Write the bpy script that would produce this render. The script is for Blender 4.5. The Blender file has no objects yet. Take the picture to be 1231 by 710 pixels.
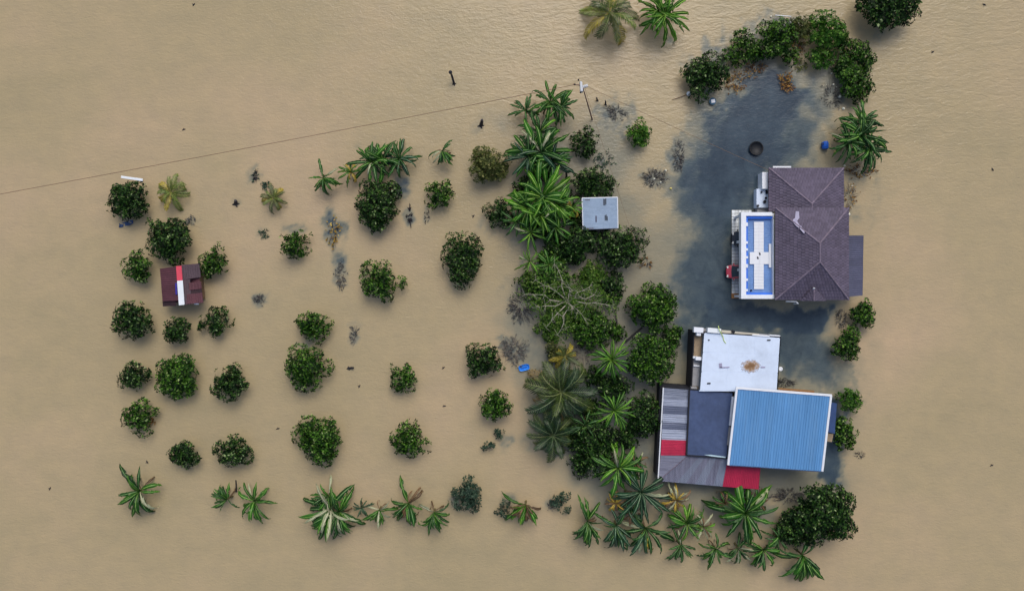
import bpy, bmesh, math, random
import numpy as np
from mathutils import Vector, Matrix

# ------------------------------------------------------------------ camera, world, light
S = bpy.context.scene
COL = S.collection
H = 85.0                                   # drone height over the flood water (m)
cam_d = bpy.data.cameras.new("camera"); cam = bpy.data.objects.new("camera", cam_d); COL.objects.link(cam)
cam.location = (0, 0, H); cam.rotation_euler = (0, 0, 0)
cam_d.sensor_width = 36.0; cam_d.lens = 36.0 * H / 123.1; cam_d.clip_start = 1; cam_d.clip_end = 20000
S.camera = cam
SUN_EL, SUN_AZ = math.radians(52), math.radians(14)      # azimuth clockwise from north (+Y)
w = bpy.data.worlds.new("World"); S.world = w; w.use_nodes = True
nt = w.node_tree; nt.nodes.clear()
sky = nt.nodes.new("ShaderNodeTexSky"); sky.sky_type = 'NISHITA'; sky.sun_disc = False
sky.sun_elevation = SUN_EL; sky.sun_rotation = SUN_AZ
sky.air_density = 1.0; sky.dust_density = 4.0; sky.ozone_density = 1.0
bg = nt.nodes.new("ShaderNodeBackground"); bg.inputs[1].default_value = 0.13
wo = nt.nodes.new("ShaderNodeOutputWorld")
nt.links.new(sky.outputs[0], bg.inputs[0]); nt.links.new(bg.outputs[0], wo.inputs[0])
sd = bpy.data.lights.new("sun", 'SUN'); sd.energy = 1.3; sd.angle = math.radians(40); sd.color = (1.0, 0.985, 0.96)
so = bpy.data.objects.new("sun", sd); COL.objects.link(so)
dirv = Vector((math.sin(SUN_AZ) * math.cos(SUN_EL), math.cos(SUN_AZ) * math.cos(SUN_EL), math.sin(SUN_EL)))
so.rotation_euler = dirv.to_track_quat('Z', 'Y').to_euler(); so.location = dirv * 200
S.view_settings.view_transform = 'Standard'; S.view_settings.look = 'None'
S.view_settings.exposure = 0.09; S.view_settings.gamma = 1.0
S.render.engine = 'CYCLES'

# ------------------------------------------------------------------ helpers
R = random.Random(11)
NP = np.random.default_rng(5)
def P(px, py, h=0.0):                       # photograph pixel -> world point at height h over the water
    k = (H - h) / H / 10.0
    return Vector(((px - 615.5) * k, (355 - py) * k, h))
def srgb(r, g, b):
    f = lambda c: (c / 255 / 12.92) if c / 255 <= 0.04045 else ((c / 255 + 0.055) / 1.055) ** 2.4
    return (f(r), f(g), f(b))
def nodes(name):
    m = bpy.data.materials.new(name); m.use_nodes = True
    t = m.node_tree; b = t.nodes["Principled BSDF"]
    return m, t, b
def N(t, kind, **kw):
    n = t.nodes.new(kind)
    for k, v in kw.items():
        if k.startswith('i_'): n.inputs[int(k[2:]) if k[2:].isdigit() else k[2:].replace('_', ' ')].default_value = v
        else: setattr(n, k, v)
    return n
def ramp(t, stops, fac):
    r = t.nodes.new("ShaderNodeValToRGB"); e = r.color_ramp.elements
    while len(e) < len(stops): e.new(0.5)
    for el, (p, c) in zip(e, stops): el.position = p; el.color = (*c, 1)
    t.links.new(fac, r.inputs[0]); return r.outputs[0]
def mixc(t, fac, a, b, mode='MIX'):
    m = t.nodes.new("ShaderNodeMix"); m.data_type = 'RGBA'; m.blend_type = mode
    for sock, v in ((0, fac), (6, a), (7, b)):
        if hasattr(v, 'is_linked') or hasattr(v, 'links'): t.links.new(v, m.inputs[sock])
        else: m.inputs[sock].default_value = v if sock == 0 else ((*v, 1) if len(v) == 3 else v)
    return m.outputs[2]

def surf(name, col, rough=0.6, var=0.18, scale=1.2, dirt_shade=None, dirt_shade_amt=0.35, metal=0.0, isl=0.0, bump=0.0, spec=0.4, stretch=(1, 1, 1)):
    """weathered surface: base colour broken up by two noises, per-object and per-piece variation, optional dirt colour"""
    m, t, b = nodes(name)
    tc = N(t, "ShaderNodeTexCoord"); mp = N(t, "ShaderNodeMapping"); mp.inputs['Scale'].default_value = stretch
    t.links.new(tc.outputs['Object'], mp.inputs[0])
    n1 = N(t, "ShaderNodeTexNoise"); n1.inputs['Scale'].default_value = scale; n1.inputs['Detail'].default_value = 6; n1.inputs['Roughness'].default_value = 0.65
    n2 = N(t, "ShaderNodeTexNoise"); n2.inputs['Scale'].default_value = scale * 7; n2.inputs['Detail'].default_value = 3
    t.links.new(mp.outputs[0], n1.inputs[0]); t.links.new(mp.outputs[0], n2.inputs[0])
    lo = tuple(c * (1 - var) for c in col); hi = tuple(min(1, c * (1 + var)) for c in col)
    c = ramp(t, [(0.3, lo), (0.7, hi)], n1.outputs[0])
    c2 = ramp(t, [(0.35, (1 - var * .7,) * 3), (0.65, (1.0,) * 3)], n2.outputs[0])
    c = mixc(t, 1.0, c, c2, 'MULTIPLY')
    if dirt_shade:
        n3 = N(t, "ShaderNodeTexNoise"); n3.inputs['Scale'].default_value = scale * 0.6; n3.inputs['Detail'].default_value = 8; n3.inputs['Roughness'].default_value = 0.75
        t.links.new(mp.outputs[0], n3.inputs[0])
        mr = N(t, "ShaderNodeMapRange"); mr.inputs[1].default_value = 0.5; mr.inputs[2].default_value = 0.75; mr.inputs[4].default_value = dirt_shade_amt
        t.links.new(n3.outputs[0], mr.inputs[0]); c = mixc(t, mr.outputs[0], c, dirt_shade)
    if isl:
        g = N(t, "ShaderNodeNewGeometry"); oi = N(t, "ShaderNodeObjectInfo")
        ad = N(t, "ShaderNodeMath", operation='ADD'); t.links.new(g.outputs['Random Per Island'], ad.inputs[0]); t.links.new(oi.outputs['Random'], ad.inputs[1])
        fr = N(t, "ShaderNodeMath", operation='FRACT'); t.links.new(ad.outputs[0], fr.inputs[0])
        cc = ramp(t, [(0, (1 - isl,) * 3), (1, (1.0,) * 3)], fr.outputs[0]); c = mixc(t, 1.0, c, cc, 'MULTIPLY')
    t.links.new(c, b.inputs['Base Color'])
    b.inputs['Roughness'].default_value = rough; b.inputs['Metallic'].default_value = metal; b.inputs['Specular IOR Level'].default_value = spec
    if bump:
        bp = N(t, "ShaderNodeBump"); bp.inputs['Strength'].default_value = bump; bp.inputs['Distance'].default_value = 0.03
        t.links.new(n2.outputs[0], bp.inputs['Height']); t.links.new(bp.outputs[0], b.inputs['Normal'])
    return m

def leafmat(name, stops, rough=0.5, spec=0.12, trans=0.05):
    m, t, b = nodes(name)
    g = N(t, "ShaderNodeNewGeometry"); oi = N(t, "ShaderNodeObjectInfo")
    ad = N(t, "ShaderNodeMath", operation='ADD'); t.links.new(g.outputs['Random Per Island'], ad.inputs[0]); t.links.new(oi.outputs['Random'], ad.inputs[1])
    fr = N(t, "ShaderNodeMath", operation='FRACT'); t.links.new(ad.outputs[0], fr.inputs[0])
    c = ramp(t, stops, fr.outputs[0])
    tc = N(t, "ShaderNodeTexCoord"); nz = N(t, "ShaderNodeTexNoise"); nz.inputs['Scale'].default_value = 0.9; nz.inputs['Detail'].default_value = 3
    t.links.new(tc.outputs['Object'], nz.inputs[0])
    cc = ramp(t, [(0.3, (.62, .68, .62)), (0.7, (1.2, 1.15, .9))], nz.outputs[0]); c = mixc(t, 1.0, c, cc, 'MULTIPLY')
    t.links.new(c, b.inputs['Base Color'])
    b.inputs['Roughness'].default_value = rough; b.inputs['Specular IOR Level'].default_value = spec
    if trans:
        tr = N(t, "ShaderNodeBsdfTranslucent"); t.links.new(c, tr.inputs[0])
        mx = N(t, "ShaderNodeMixShader"); mx.inputs[0].default_value = trans
        t.links.new(b.outputs[0], mx.inputs[1]); t.links.new(tr.outputs[0], mx.inputs[2])
        t.links.new(mx.outputs[0], t.nodes["Material Output"].inputs[0])
    return m

def tag(o, label=None, cat=None, group=None, kind=None):
    if label: o['label'] = label
    if cat: o['category'] = cat
    if group: o['group'] = group
    if kind: o['kind'] = kind
    return o
def empty(name, loc, label, cat, group=None):
    o = bpy.data.objects.new(name, None); COL.objects.link(o); o.location = loc; o.empty_display_size = 0.3
    return tag(o, label, cat, group)
def rootloc(o):
    v = Vector((0, 0, 0))
    while o: v += o.location; o = o.parent
    return v
class MB:
    def __init__(s): s.v = []; s.f = []; s.mi = []
    def add(s, vs, fs, mi=0):
        o = len(s.v); s.v += [tuple(x) for x in vs]; s.f += [tuple(i + o for i in f) for f in fs]; s.mi += [mi] * len(fs); return s
    def prism(s, poly, z0=None, z1=None, thick=None, mi=0):
        """poly: 3D or 2D points (counter-clockwise from above). With thick: top = poly, bottom = poly - thick"""
        if thick is not None: top = [Vector(p) for p in poly]; bot = [p - Vector((0, 0, thick)) for p in top]
        else: top = [Vector((p[0], p[1], z1)) for p in poly]; bot = [Vector((p[0], p[1], z0)) for p in poly]
        n = len(top); a = sum(top[i].x * top[(i + 1) % n].y - top[(i + 1) % n].x * top[i].y for i in range(n))
        if a < 0: top.reverse(); bot.reverse()
        fs = [tuple(range(n)), tuple(reversed(range(n, 2 * n)))] + [(i, i + n, (i + 1) % n + n, (i + 1) % n) for i in range(n)]
        return s.add(top + bot, fs, mi)
    def box(s, c, d, rz=0, mi=0):
        x, y, z = d[0] / 2, d[1] / 2, d[2] / 2; ca, sa = math.cos(rz), math.sin(rz)
        vs = [(c[0] + i * x * ca - j * y * sa, c[1] + i * x * sa + j * y * ca, c[2] + k * z) for k in (-1, 1) for i, j in ((-1, -1), (1, -1), (1, 1), (-1, 1))]
        return s.add(vs, [(3, 2, 1, 0), (4, 5, 6, 7), (0, 1, 5, 4), (1, 2, 6, 5), (2, 3, 7, 6), (3, 0, 4, 7)], mi)
    def tube(s, pts, rad, seg=6, mi=0, cap=True):
        pts = [Vector(p) for p in pts]; n = len(pts)
        if not hasattr(rad, '__len__'): rad = [rad] * n
        vs = []
        for i, p in enumerate(pts):
            d = (pts[min(i + 1, n - 1)] - pts[max(i - 1, 0)]).normalized()
            a = d.orthogonal().normalized() if abs(d.z) > .9 else d.cross(Vector((0, 0, 1))).normalized(); b_ = d.cross(a)
            for k in range(seg):
                t_ = 2 * math.pi * k / seg; vs.append(p + (a * math.cos(t_) + b_ * math.sin(t_)) * rad[i])
        fs = [(i * seg + k, i * seg + (k + 1) % seg, (i + 1) * seg + (k + 1) % seg, (i + 1) * seg + k) for i in range(n - 1) for k in range(seg)]
        if cap: fs += [tuple(reversed(range(seg))), tuple(range((n - 1) * seg, n * seg))]
        return s.add(vs, fs, mi)
    def lathe(s, c, prof, seg=16, mi=0):
        vs = [(c[0] + r * math.cos(2 * math.pi * k / seg), c[1] + r * math.sin(2 * math.pi * k / seg), c[2] + z) for r, z in prof for k in range(seg)]
        n = len(prof)
        fs = [(i * seg + k, i * seg + (k + 1) % seg, (i + 1) * seg + (k + 1) % seg, (i + 1) * seg + k) for i in range(n - 1) for k in range(seg)]
        fs += [tuple(reversed(range(seg))), tuple(range((n - 1) * seg, n * seg))]
        return s.add(vs, fs, mi)
    def build(s, name, mats, parent=None, kind=None, smooth=False, bevel=0):
        if not isinstance(mats, (list, tuple)): mats = [mats]
        off = rootloc(parent) if parent else Vector((0, 0, 0))
        me = bpy.data.meshes.new(name); me.from_pydata([(x[0] - off.x, x[1] - off.y, x[2] - off.z) for x in s.v], [], s.f)
        for m in mats: me.materials.append(m)
        if len(mats) > 1: me.polygons.foreach_set('material_index', s.mi)
        if smooth: me.polygons.foreach_set('use_smooth', [True] * len(me.polygons))
        o = bpy.data.objects.new(name, me); COL.objects.link(o)
        if parent: o.parent = parent
        if kind: o['kind'] = kind
        if bevel:
            b = o.modifiers.new('bevel', 'BEVEL'); b.width = bevel; b.segments = 2; b.limit_method = 'ANGLE'
        return o
def npmesh(name, V, F, mats, mi=None, smooth=False):
    me = bpy.data.meshes.new(name); nv, nf, k = len(V), len(F), F.shape[1]
    me.vertices.add(nv); me.vertices.foreach_set('co', V.astype(np.float32).ravel())
    me.loops.add(nf * k); me.loops.foreach_set('vertex_index', F.astype(np.int32).ravel())
    me.polygons.add(nf); me.polygons.foreach_set('loop_start', np.arange(0, nf * k, k, dtype=np.int32)); me.polygons.foreach_set('loop_total', np.full(nf, k, dtype=np.int32))
    for m in mats: me.materials.append(m)
    if mi is not None: me.polygons.foreach_set('material_index', mi.astype(np.int32))
    if smooth: me.polygons.foreach_set('use_smooth', np.ones(nf, dtype=bool))
    me.update(calc_edges=True); me.validate(); return me
def link(name, me, parent=None, loc=(0, 0, 0), rot=(0, 0, 0), sc=1.0):
    o = bpy.data.objects.new(name, me); COL.objects.link(o); o.location = loc; o.rotation_euler = rot
    o.scale = (sc, sc, sc) if not hasattr(sc, '__len__') else sc
    if parent: o.parent = parent
    return o

# ------------------------------------------------------------------ flood water
def vnoise(x, y, seed):
    xi = np.floor(x).astype(int); yi = np.floor(y).astype(int); fx = x - xi; fy = y - yi
    fx = fx * fx * (3 - 2 * fx); fy = fy * fy * (3 - 2 * fy)
    def h(a, b):
        n = (a * 374761393 + b * 668265263 + seed * 1442695041) & 0xffffffff
        n = ((n ^ (n >> 13)) * 1274126177) & 0xffffffff
        return ((n ^ (n >> 16)) & 0xffff) / 65535.0
    return (h(xi, yi) * (1 - fx) + h(xi + 1, yi) * fx) * (1 - fy) + (h(xi, yi + 1) * (1 - fx) + h(xi + 1, yi + 1) * fx) * fy
def fbm(x, y, seed, o=4):
    s = 0; a = 1; t = 0
    for i in range(o): s = s + a * vnoise(x * 2 ** i, y * 2 ** i, seed + i * 17); t += a; a *= .55
    return s / t
xs = np.concatenate([-np.geomspace(9000, 66, 24), np.arange(-64, 64.01, 0.25), np.geomspace(66, 9000, 24)])
ys = np.concatenate([-np.geomspace(9000, 41, 24), np.arange(-39.5, 39.51, 0.25), np.geomspace(41, 9000, 24)])
X, Y = np.meshgrid(xs, ys); PX = X * 10 + 615.5; PY = 355 - Y * 10
def polydist(px, py, poly):
    d = np.full(px.shape, 1e9); ins = np.zeros(px.shape, bool); n = len(poly)
    for i in range(n):
        (x0, y0), (x1, y1) = poly[i], poly[(i + 1) % n]; ex, ey = x1 - x0, y1 - y0
        t = np.clip(((px - x0) * ex + (py - y0) * ey) / (ex * ex + ey * ey), 0, 1)
        d = np.minimum(d, np.hypot(px - x0 - t * ex, py - y0 - t * ey))
        c = ((y0 > py) != (y1 > py)) & (px < ex * (py - y0) / (ey + 1e-9) + x0); ins ^= c
    return np.where(ins, -d, d)
sst = lambda a, b, v: np.clip((v - a) / (b - a), 0, 1) ** 2 * (3 - 2 * np.clip((v - a) / (b - a), 0, 1))
n1 = fbm(PX / 46, PY / 46, 3); n2 = fbm(PX / 11, PY / 11, 9); n3 = fbm(PX / 4.5, PY / 4.5, 21, 3)
murk = np.zeros_like(X)
def yard(poly, soft, amt, jit=26):
    d = polydist(PX, PY, poly) + (n1 - .5) * jit * 2 + (n2 - .5) * 22 + (n3 - .5) * 8
    return (1 - sst(-soft, soft * .8, d)) * amt
murk = np.maximum(murk, yard([(845, 150), (880, 105), (930, 80), (1000, 78), (1012, 130), (975, 190), (930, 215), (915, 260), (905, 330), (905, 370), (1005, 372), (1005, 470), (950, 470), (820, 450), (815, 380), (810, 330), (812, 250), (822, 190)], 42, .66, 40))
murk = np.maximum(murk, yard([(866, 120), (925, 92), (985, 95), (985, 125), (945, 180), (905, 230), (880, 270), (838, 260), (842, 190)], 26, 1.0))
murk = np.maximum(murk, yard([(850, 365), (1000, 370), (990, 405), (945, 405), (840, 392)], 16, 1.0, 10))
murk = np.maximum(murk, yard([(985, 470), (1012, 480), (1016, 560), (995, 590), (985, 570)], 14, .75, 10))
murk = np.maximum(murk, yard([(940, 400), (1010, 390), (1030, 480), (1000, 480), (940, 460)], 22, .55))
murk = np.maximum(murk, yard([(780, 470), (1000, 560), (1005, 600), (920, 640), (790, 600)], 30, .34))
murk = np.maximum(murk, yard([(640, 420), (720, 420), (800, 330), (800, 470), (790, 560), (720, 560), (640, 540)], 34, .42))
murk = np.maximum(murk, yard([(610, 160), (740, 150), (790, 250), (760, 320), (720, 380), (640, 330), (590, 260)], 30, .25))
murk = np.maximum(murk, yard([(600, 150), (740, 130), (800, 240), (860, 120), (1010, 130), (1035, 380), (1030, 590), (940, 650), (700, 640), (650, 540), (600, 440), (590, 260)], 46, .27, 34))
# clear dark patches where drowned plants lie under the surface (px, py, rx, ry, amount)
BL = [(740, 140, 26, 22, .7), (735, 165, 20, 20, .4), (815, 190, 11, 34, .75), (818, 240, 9, 26, .6), (785, 213, 24, 16, .7), (728, 195, 16, 16, .6), (630, 365, 24, 34, .6),
      (618, 420, 26, 22, .7), (690, 425, 24, 22, .5), (400, 272, 15, 24, .95), (407, 322, 11, 30, .75), (425, 403, 8, 20, .55), (312, 360, 11, 9, .75), (306, 211, 9, 12, .6), (316, 281, 10, 8, .35),
      (492, 262, 8, 18, .7), (513, 260, 6, 18, .5), (484, 225, 10, 20, .7), (152, 268, 13, 7, .35), (228, 265, 14, 8, .5), (590, 270, 22, 20, .35), (602, 345, 12, 10, .4), (607, 530, 10, 14, .55),
      (548, 602, 10, 12, .6), (616, 600, 12, 12, .55), (661, 606, 10, 14, .4), (203, 468, 12, 8, .5), (238, 545, 10, 12, .3), (368, 412, 14, 8, .5), (862, 62, 24, 18, .75), (832, 78, 16, 16, .5), (910, 45, 30, 24, .7), (950, 28, 60, 16, .6), (1010, 110, 22, 26, .6),
      (1015, 240, 20, 40, .45), (1052, 245, 16, 50, .28), (1034, 205, 26, 20, .4), (1020, 545, 18, 10, .4), (1032, 585, 18, 12, .2), (950, 595, 30, 14, .4), (720, 640, 40, 20, .16), (575, 152, 9, 14, .35), (545, 97, 6, 10, .35), (284, 244, 6, 6, .5), (421, 442, 8, 5, .5),
      (445, 186, 20, 20, .4), (355, 275, 16, 8, .5), (775, 315, 14, 12, .35), (650, 300, 40, 60, .5), (640, 200, 40, 50, .3), (1060, 40, 36, 14, .35), (806, 48, 10, 10, .5), (740, 40, 30, 26, .12)]
for cx, cy, rx, ry, a in BL:
    d = np.hypot((PX - cx) / rx, (PY - cy) / ry) + (n2 - .5) * 1.7 + (n1 - .5) * .9
    murk = np.maximum(murk, (1 - sst(.1, 1.5, d)) * a * .62 * (0.3 + 1.15 * n3))
murk = np.clip(murk, 0, 1)
murk = np.clip(murk * (.86 + .5 * fbm(PX / 24, PY / 24, 41, 5)), 0, 1)
ripple = np.clip(sst(330, -40, PY) * sst(420, 760, PX) + sst(330, 0, PY) * sst(980, 1050, PX) * .6 + sst(560, 300, PX) * sst(240, 0, PY) * .15, 0, 1)
nx, ny = len(xs), len(ys)
V = np.stack([X.ravel(), Y.ravel(), np.zeros(X.size)], 1)
ii = (np.arange(ny - 1)[:, None] * nx + np.arange(nx - 1)[None, :]).ravel()
F = np.stack([ii, ii + 1, ii + 1 + nx, ii + nx], 1)

mW, t, b = nodes("silty_flood_water")
geo = N(t, "ShaderNodeNewGeometry"); pos = geo.outputs['Position']
def wnoise(scale, detail=3, rough=.55, rot=0, st=(1, 1, 1), dist=0.0):
    mp = N(t, "ShaderNodeMapping"); mp.inputs['Scale'].default_value = st; mp.inputs['Rotation'].default_value = (0, 0, rot); t.links.new(pos, mp.inputs[0])
    n = N(t, "ShaderNodeTexNoise"); n.inputs['Scale'].default_value = scale; n.inputs['Detail'].default_value = detail; n.inputs['Roughness'].default_value = rough; n.inputs['Distortion'].default_value = dist
    t.links.new(mp.outputs[0], n.inputs[0]); return n.outputs[0]
silt = ramp(t, [(0.30, srgb(160, 146, 113)), (0.5, srgb(167, 151, 118)), (0.72, srgb(180, 158, 128))], wnoise(0.035, 4, .5))
silt = mixc(t, 1.0, silt, ramp(t, [(.32, (.955, .965, .965)), (.5, (1, 1, 1)), (.7, (1.035, 1.025, 1.025))], wnoise(.16, 6, .62, .25, (.32, 1, 1), 1.6)), 'MULTIPLY')
silt = mixc(t, 1.0, silt, ramp(t, [(.35, (.95, .955, .965)), (.65, (1.03, 1.02, 1.0))], wnoise(0.5, 5, .6)), 'MULTIPLY')
at = N(t, "ShaderNodeAttribute", attribute_name='murk'); ar = N(t, "ShaderNodeAttribute", attribute_name='ripple')
deep = ramp(t, [(0.3, srgb(46, 60, 73)), (0.7, srgb(68, 83, 94))], wnoise(0.22, 5, .6))
midc = ramp(t, [(0.0, srgb(171, 154, 119)), (0.30, srgb(133, 129, 110)), (.62, srgb(84, 95, 96)), (1.0, srgb(42, 56, 70))], at.outputs['Fac'])
mr = N(t, "ShaderNodeMapRange"); mr.inputs[1].default_value = 0.0; mr.inputs[2].default_value = 0.3; t.links.new(at.outputs['Fac'], mr.inputs[0])
c = mixc(t, mr.outputs[0], silt, midc)
mr2 = N(t, "ShaderNodeMapRange"); mr2.inputs[1].default_value = .45; mr2.inputs[2].default_value = .9; mr2.inputs[4].default_value = .9; t.links.new(at.outputs['Fac'], mr2.inputs[0])
c = mixc(t, mr2.outputs[0], c, deep)
mot = ramp(t, [(.3, (.70, .74, .77)), (.5, (.98, .98, .98)), (.72, (1.22, 1.2, 1.14))], wnoise(.55, 9, .68, .4, (1, 1, 1), 1.2))
mr3 = N(t, 'ShaderNodeMapRange'); mr3.inputs[1].default_value = .2; mr3.inputs[2].default_value = .65; t.links.new(at.outputs['Fac'], mr3.inputs[0])
c = mixc(t, mr3.outputs[0], c, mixc(t, 1.0, c, mot, 'MULTIPLY'))
t.links.new(c, b.inputs['Base Color'])
b.inputs['Roughness'].default_value = 0.13; b.inputs['IOR'].default_value = 1.33; b.inputs['Specular IOR Level'].default_value = 0.5
def mth(op, a, b_=None):
    n = N(t, "ShaderNodeMath", operation=op)
    for i, v in enumerate((a, b_)):
        if v is None: continue
        if isinstance(v, (int, float)): n.inputs[i].default_value = v
        else: t.links.new(v, n.inputs[i])
    return n.outputs[0]
big = wnoise(2.0, 2, .5, 0.16, (.38, 1, 1), .8); small = wnoise(3.2, 3, .6, -0.5, (.6, 1, 1), .6); tiny = wnoise(7.5, 2, .5, .3, (.7, 1, 1), .4)
calm = mth('SUBTRACT', 1.0, mth('MULTIPLY', at.outputs['Fac'], .62))
hsum = mth('ADD', mth('MULTIPLY', mth('MULTIPLY', big, mth('SUBTRACT', 1.0, mth('MULTIPLY', at.outputs['Fac'], .7))), mth('ADD', mth('MULTIPLY', ar.outputs['Fac'], .30), .14)), mth('ADD', mth('MULTIPLY', small, .24), mth('MULTIPLY', tiny, .09)))
bp = N(t, "ShaderNodeBump"); bp.inputs['Strength'].default_value = 1.0; bp.inputs['Distance'].default_value = 0.16
t.links.new(mth('MULTIPLY', hsum, calm), bp.inputs['Height']); t.links.new(bp.outputs[0], b.inputs['Normal'])
me = npmesh("flood_water", V, F, [mW], smooth=True)
for nm, arr in (('murk', murk), ('ripple', ripple)):
    a_ = me.attributes.new(nm, 'FLOAT', 'POINT'); a_.data.foreach_set('value', arr.ravel().astype(np.float32))
tag(link("water", me), "silty brown flood water covering the whole plot", kind='structure')
mG = surf("drowned_ground", srgb(110, 95, 70), .9, .25, .3)
g = MB().add([(-9000, -9000, -2.2), (9000, -9000, -2.2), (9000, 9000, -2.2), (-9000, 9000, -2.2)], [(0, 1, 2, 3)]).build("ground", mG)
tag(g, kind='structure')

# ------------------------------------------------------------------ materials
M = {}
M['bark'] = surf("bark", srgb(92, 78, 62), .9, .3, 3, bump=.4)
M['stem'] = surf("banana_stem", srgb(104, 98, 58), .7, .3, 2, dirt_shade=srgb(70, 52, 36), dirt_shade_amt=.6)
M['twig'] = surf("grey_twig", srgb(118, 108, 100), .9, .35, 4)
M['twig_dark'] = surf("dark_twig", srgb(70, 64, 66), .9, .35, 4)
M['twig_pale'] = surf("pale_branch", srgb(160, 156, 138), .85, .25, 4)
M['wet'] = surf("wet_black_wood", srgb(42, 40, 44), .6, .3, 4)
LM = {  # dark, mid: near-black and pale stops paint gap shade and highlights into leaves
 'dark': leafmat("leaf_dark", [(0, (.002, .007, .002)), (.38, (.004, .016, .003)), (.62, (.014, .046, .008)), (.86, (.036, .095, .016)), (.95, (.095, .17, .04)), (1, (.28, .36, .20))]),
 'mid': leafmat("leaf_mid", [(0, (.002, .010, .002)), (.32, (.006, .024, .003)), (.55, (.022, .072, .007)), (.82, (.055, .150, .013)), (.95, (.12, .23, .035)), (1, (.30, .38, .18))]),
 'bright': leafmat("leaf_bright", [(0, (.010, .042, .005)), (.5, (.032, .110, .010)), (.9, (.085, .20, .026)), (1, (.19, .30, .06))]),
 'olive': leafmat("leaf_olive", [(0, (.030, .042, .012)), (.5, (.065, .085, .024)), (.9, (.12, .13, .04)), (1, (.20, .20, .09))]),
 'blue': leafmat("leaf_bluegreen", [(0, (.014, .034, .026)), (.6, (.030, .062, .042)), (1, (.08, .12, .09))]),
 'grey': leafmat("leaf_drowned", [(0, (.050, .050, .055)), (.6, (.10, .10, .11)), (1, (.19, .185, .19))]),
 'feather': leafmat('leaf_feathery', [(0, (.006, .022, .003)), (.4, (.032, .085, .009)), (.8, (.085, .170, .020)), (.95, (.12, .19, .04)), (1, (.25, .30, .12))]),
 'yellowing': leafmat('leaf_yellowing', [(0, (.18, .10, .02)), (.6, (.42, .26, .04)), (1, (.55, .40, .10))]),
 'rust': leafmat("leaf_rust", [(0, (.085, .036, .012)), (.6, (.20, .095, .025)), (1, (.36, .22, .06))]),
}
BANA = {}
def bananamat(name, base, mid):
    m = leafmat(name, [(0, tuple(c * .62 for c in base)), (.5, base), (1, tuple(min(1, c * 1.5) for c in base))], .4, .25, .10)
    r = leafmat(name + "_midrib", [(0, tuple(c * .8 for c in mid)), (1, mid)], .5, .4, 0)
    return [m, r]
BANA['green'] = bananamat("banana_leaf_green", (.024, .105, .008), (.24, .42, .10))
BANA['deep'] = bananamat("banana_leaf_deep", (.013, .062, .010), (.17, .31, .11))
BANA['blue'] = bananamat("banana_leaf_bluish", (.014, .052, .026), (.20, .31, .20))
BANA['lime'] = bananamat("banana_leaf_lime", (.060, .19, .010), (.34, .52, .11))
BANA['yellow'] = bananamat("banana_leaf_yellow", (.46, .30, .04), (.55, .45, .16))
BANA['dead'] = bananamat("banana_leaf_dead", (.15, .085, .05), (.25, .17, .10))
BANA['pale'] = bananamat("banana_leaf_pale", (.34, .36, .24), (.6, .58, .48))

# ------------------------------------------------------------------ plants
def crown_mesh(rx, ry, rz, seed, leaf=.36, dens=1.0, lobes=None, irr=.3, mat='dark', fill=.25):
    g_ = np.random.default_rng(seed)
    nl = lobes or max(6, int(5 + 2.2 * (rx + ry)))
    th = g_.uniform(0, 2 * np.pi, nl) if nl < 4 else (np.arange(nl) * 2.39996 + g_.uniform(-.3, .3, nl))
    rr = np.sqrt((np.arange(nl) + .4) / nl) * (.74 + g_.uniform(-irr * .8, irr * .6, nl)); rr = np.clip(rr, 0, .86)
    lc = np.stack([rr * np.cos(th) * rx, rr * np.sin(th) * ry, np.sqrt(np.clip(1 - rr ** 2, .05, 1)) * rz * g_.uniform(.45, .95, nl)], 1)
    lr = g_.uniform(.22, .40, nl) * (rx + ry) / 2 * (1 + .25 * (1 - rr))
    area = (lr ** 2).sum() * 6
    nc = int(area * 6.2 * dens / (leaf / .36) ** 1.6)
    pick = g_.choice(nl, nc, p=lr ** 2 / (lr ** 2).sum())
    d = g_.normal(size=(nc, 3)); d[:, 2] = np.abs(d[:, 2]) * 1.0 - .25; d /= np.linalg.norm(d, axis=1)[:, None]
    rad = np.where(g_.random(nc) < fill, g_.uniform(.2, .8, nc), g_.uniform(.8, 1.12, nc))
    C = lc[pick] + d * (lr[pick] * rad)[:, None] * np.array([1, 1, .75])
    C[:, 2] = np.maximum(C[:, 2], -.25 * rz + .05)
    n = d + np.array([0, 0, .55]); n /= np.linalg.norm(n, axis=1)[:, None]
    K = 6
    C = np.repeat(C, K, 0); n = np.repeat(n, K, 0); m_ = len(C)
    ref = np.where(np.abs(n[:, 2:3]) > .9, np.array([[1., 0, 0]]), np.array([[0, 0, 1.]]))
    a = np.cross(n, ref); a /= np.linalg.norm(a, axis=1)[:, None]; bb = np.cross(n, a)
    ph = np.tile(np.arange(K) * 2 * np.pi / K, nc) + np.repeat(g_.uniform(0, 6.28, nc), K) + g_.uniform(-.4, .4, m_)
    dd = a * np.cos(ph)[:, None] + bb * np.sin(ph)[:, None] + n * g_.uniform(-.05, .75, m_)[:, None]; dd /= np.linalg.norm(dd, axis=1)[:, None]
    L = leaf * g_.uniform(.65, 1.3, m_)[:, None]; W = L * g_.uniform(.17, .27, m_)[:, None]
    side = np.cross(n, dd); side /= np.linalg.norm(side, axis=1)[:, None] + 1e-9
    base = C + dd * L * .1; mid = C + dd * L * .52 + n * L * .06; tip = C + dd * L - n * L * .12
    V = np.stack([base, mid + side * W, tip, mid - side * W], 1).reshape(-1, 3)
    F = np.arange(m_ * 4).reshape(-1, 4)
    return npmesh("crown", V, F, [LM[mat]]), lc
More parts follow.
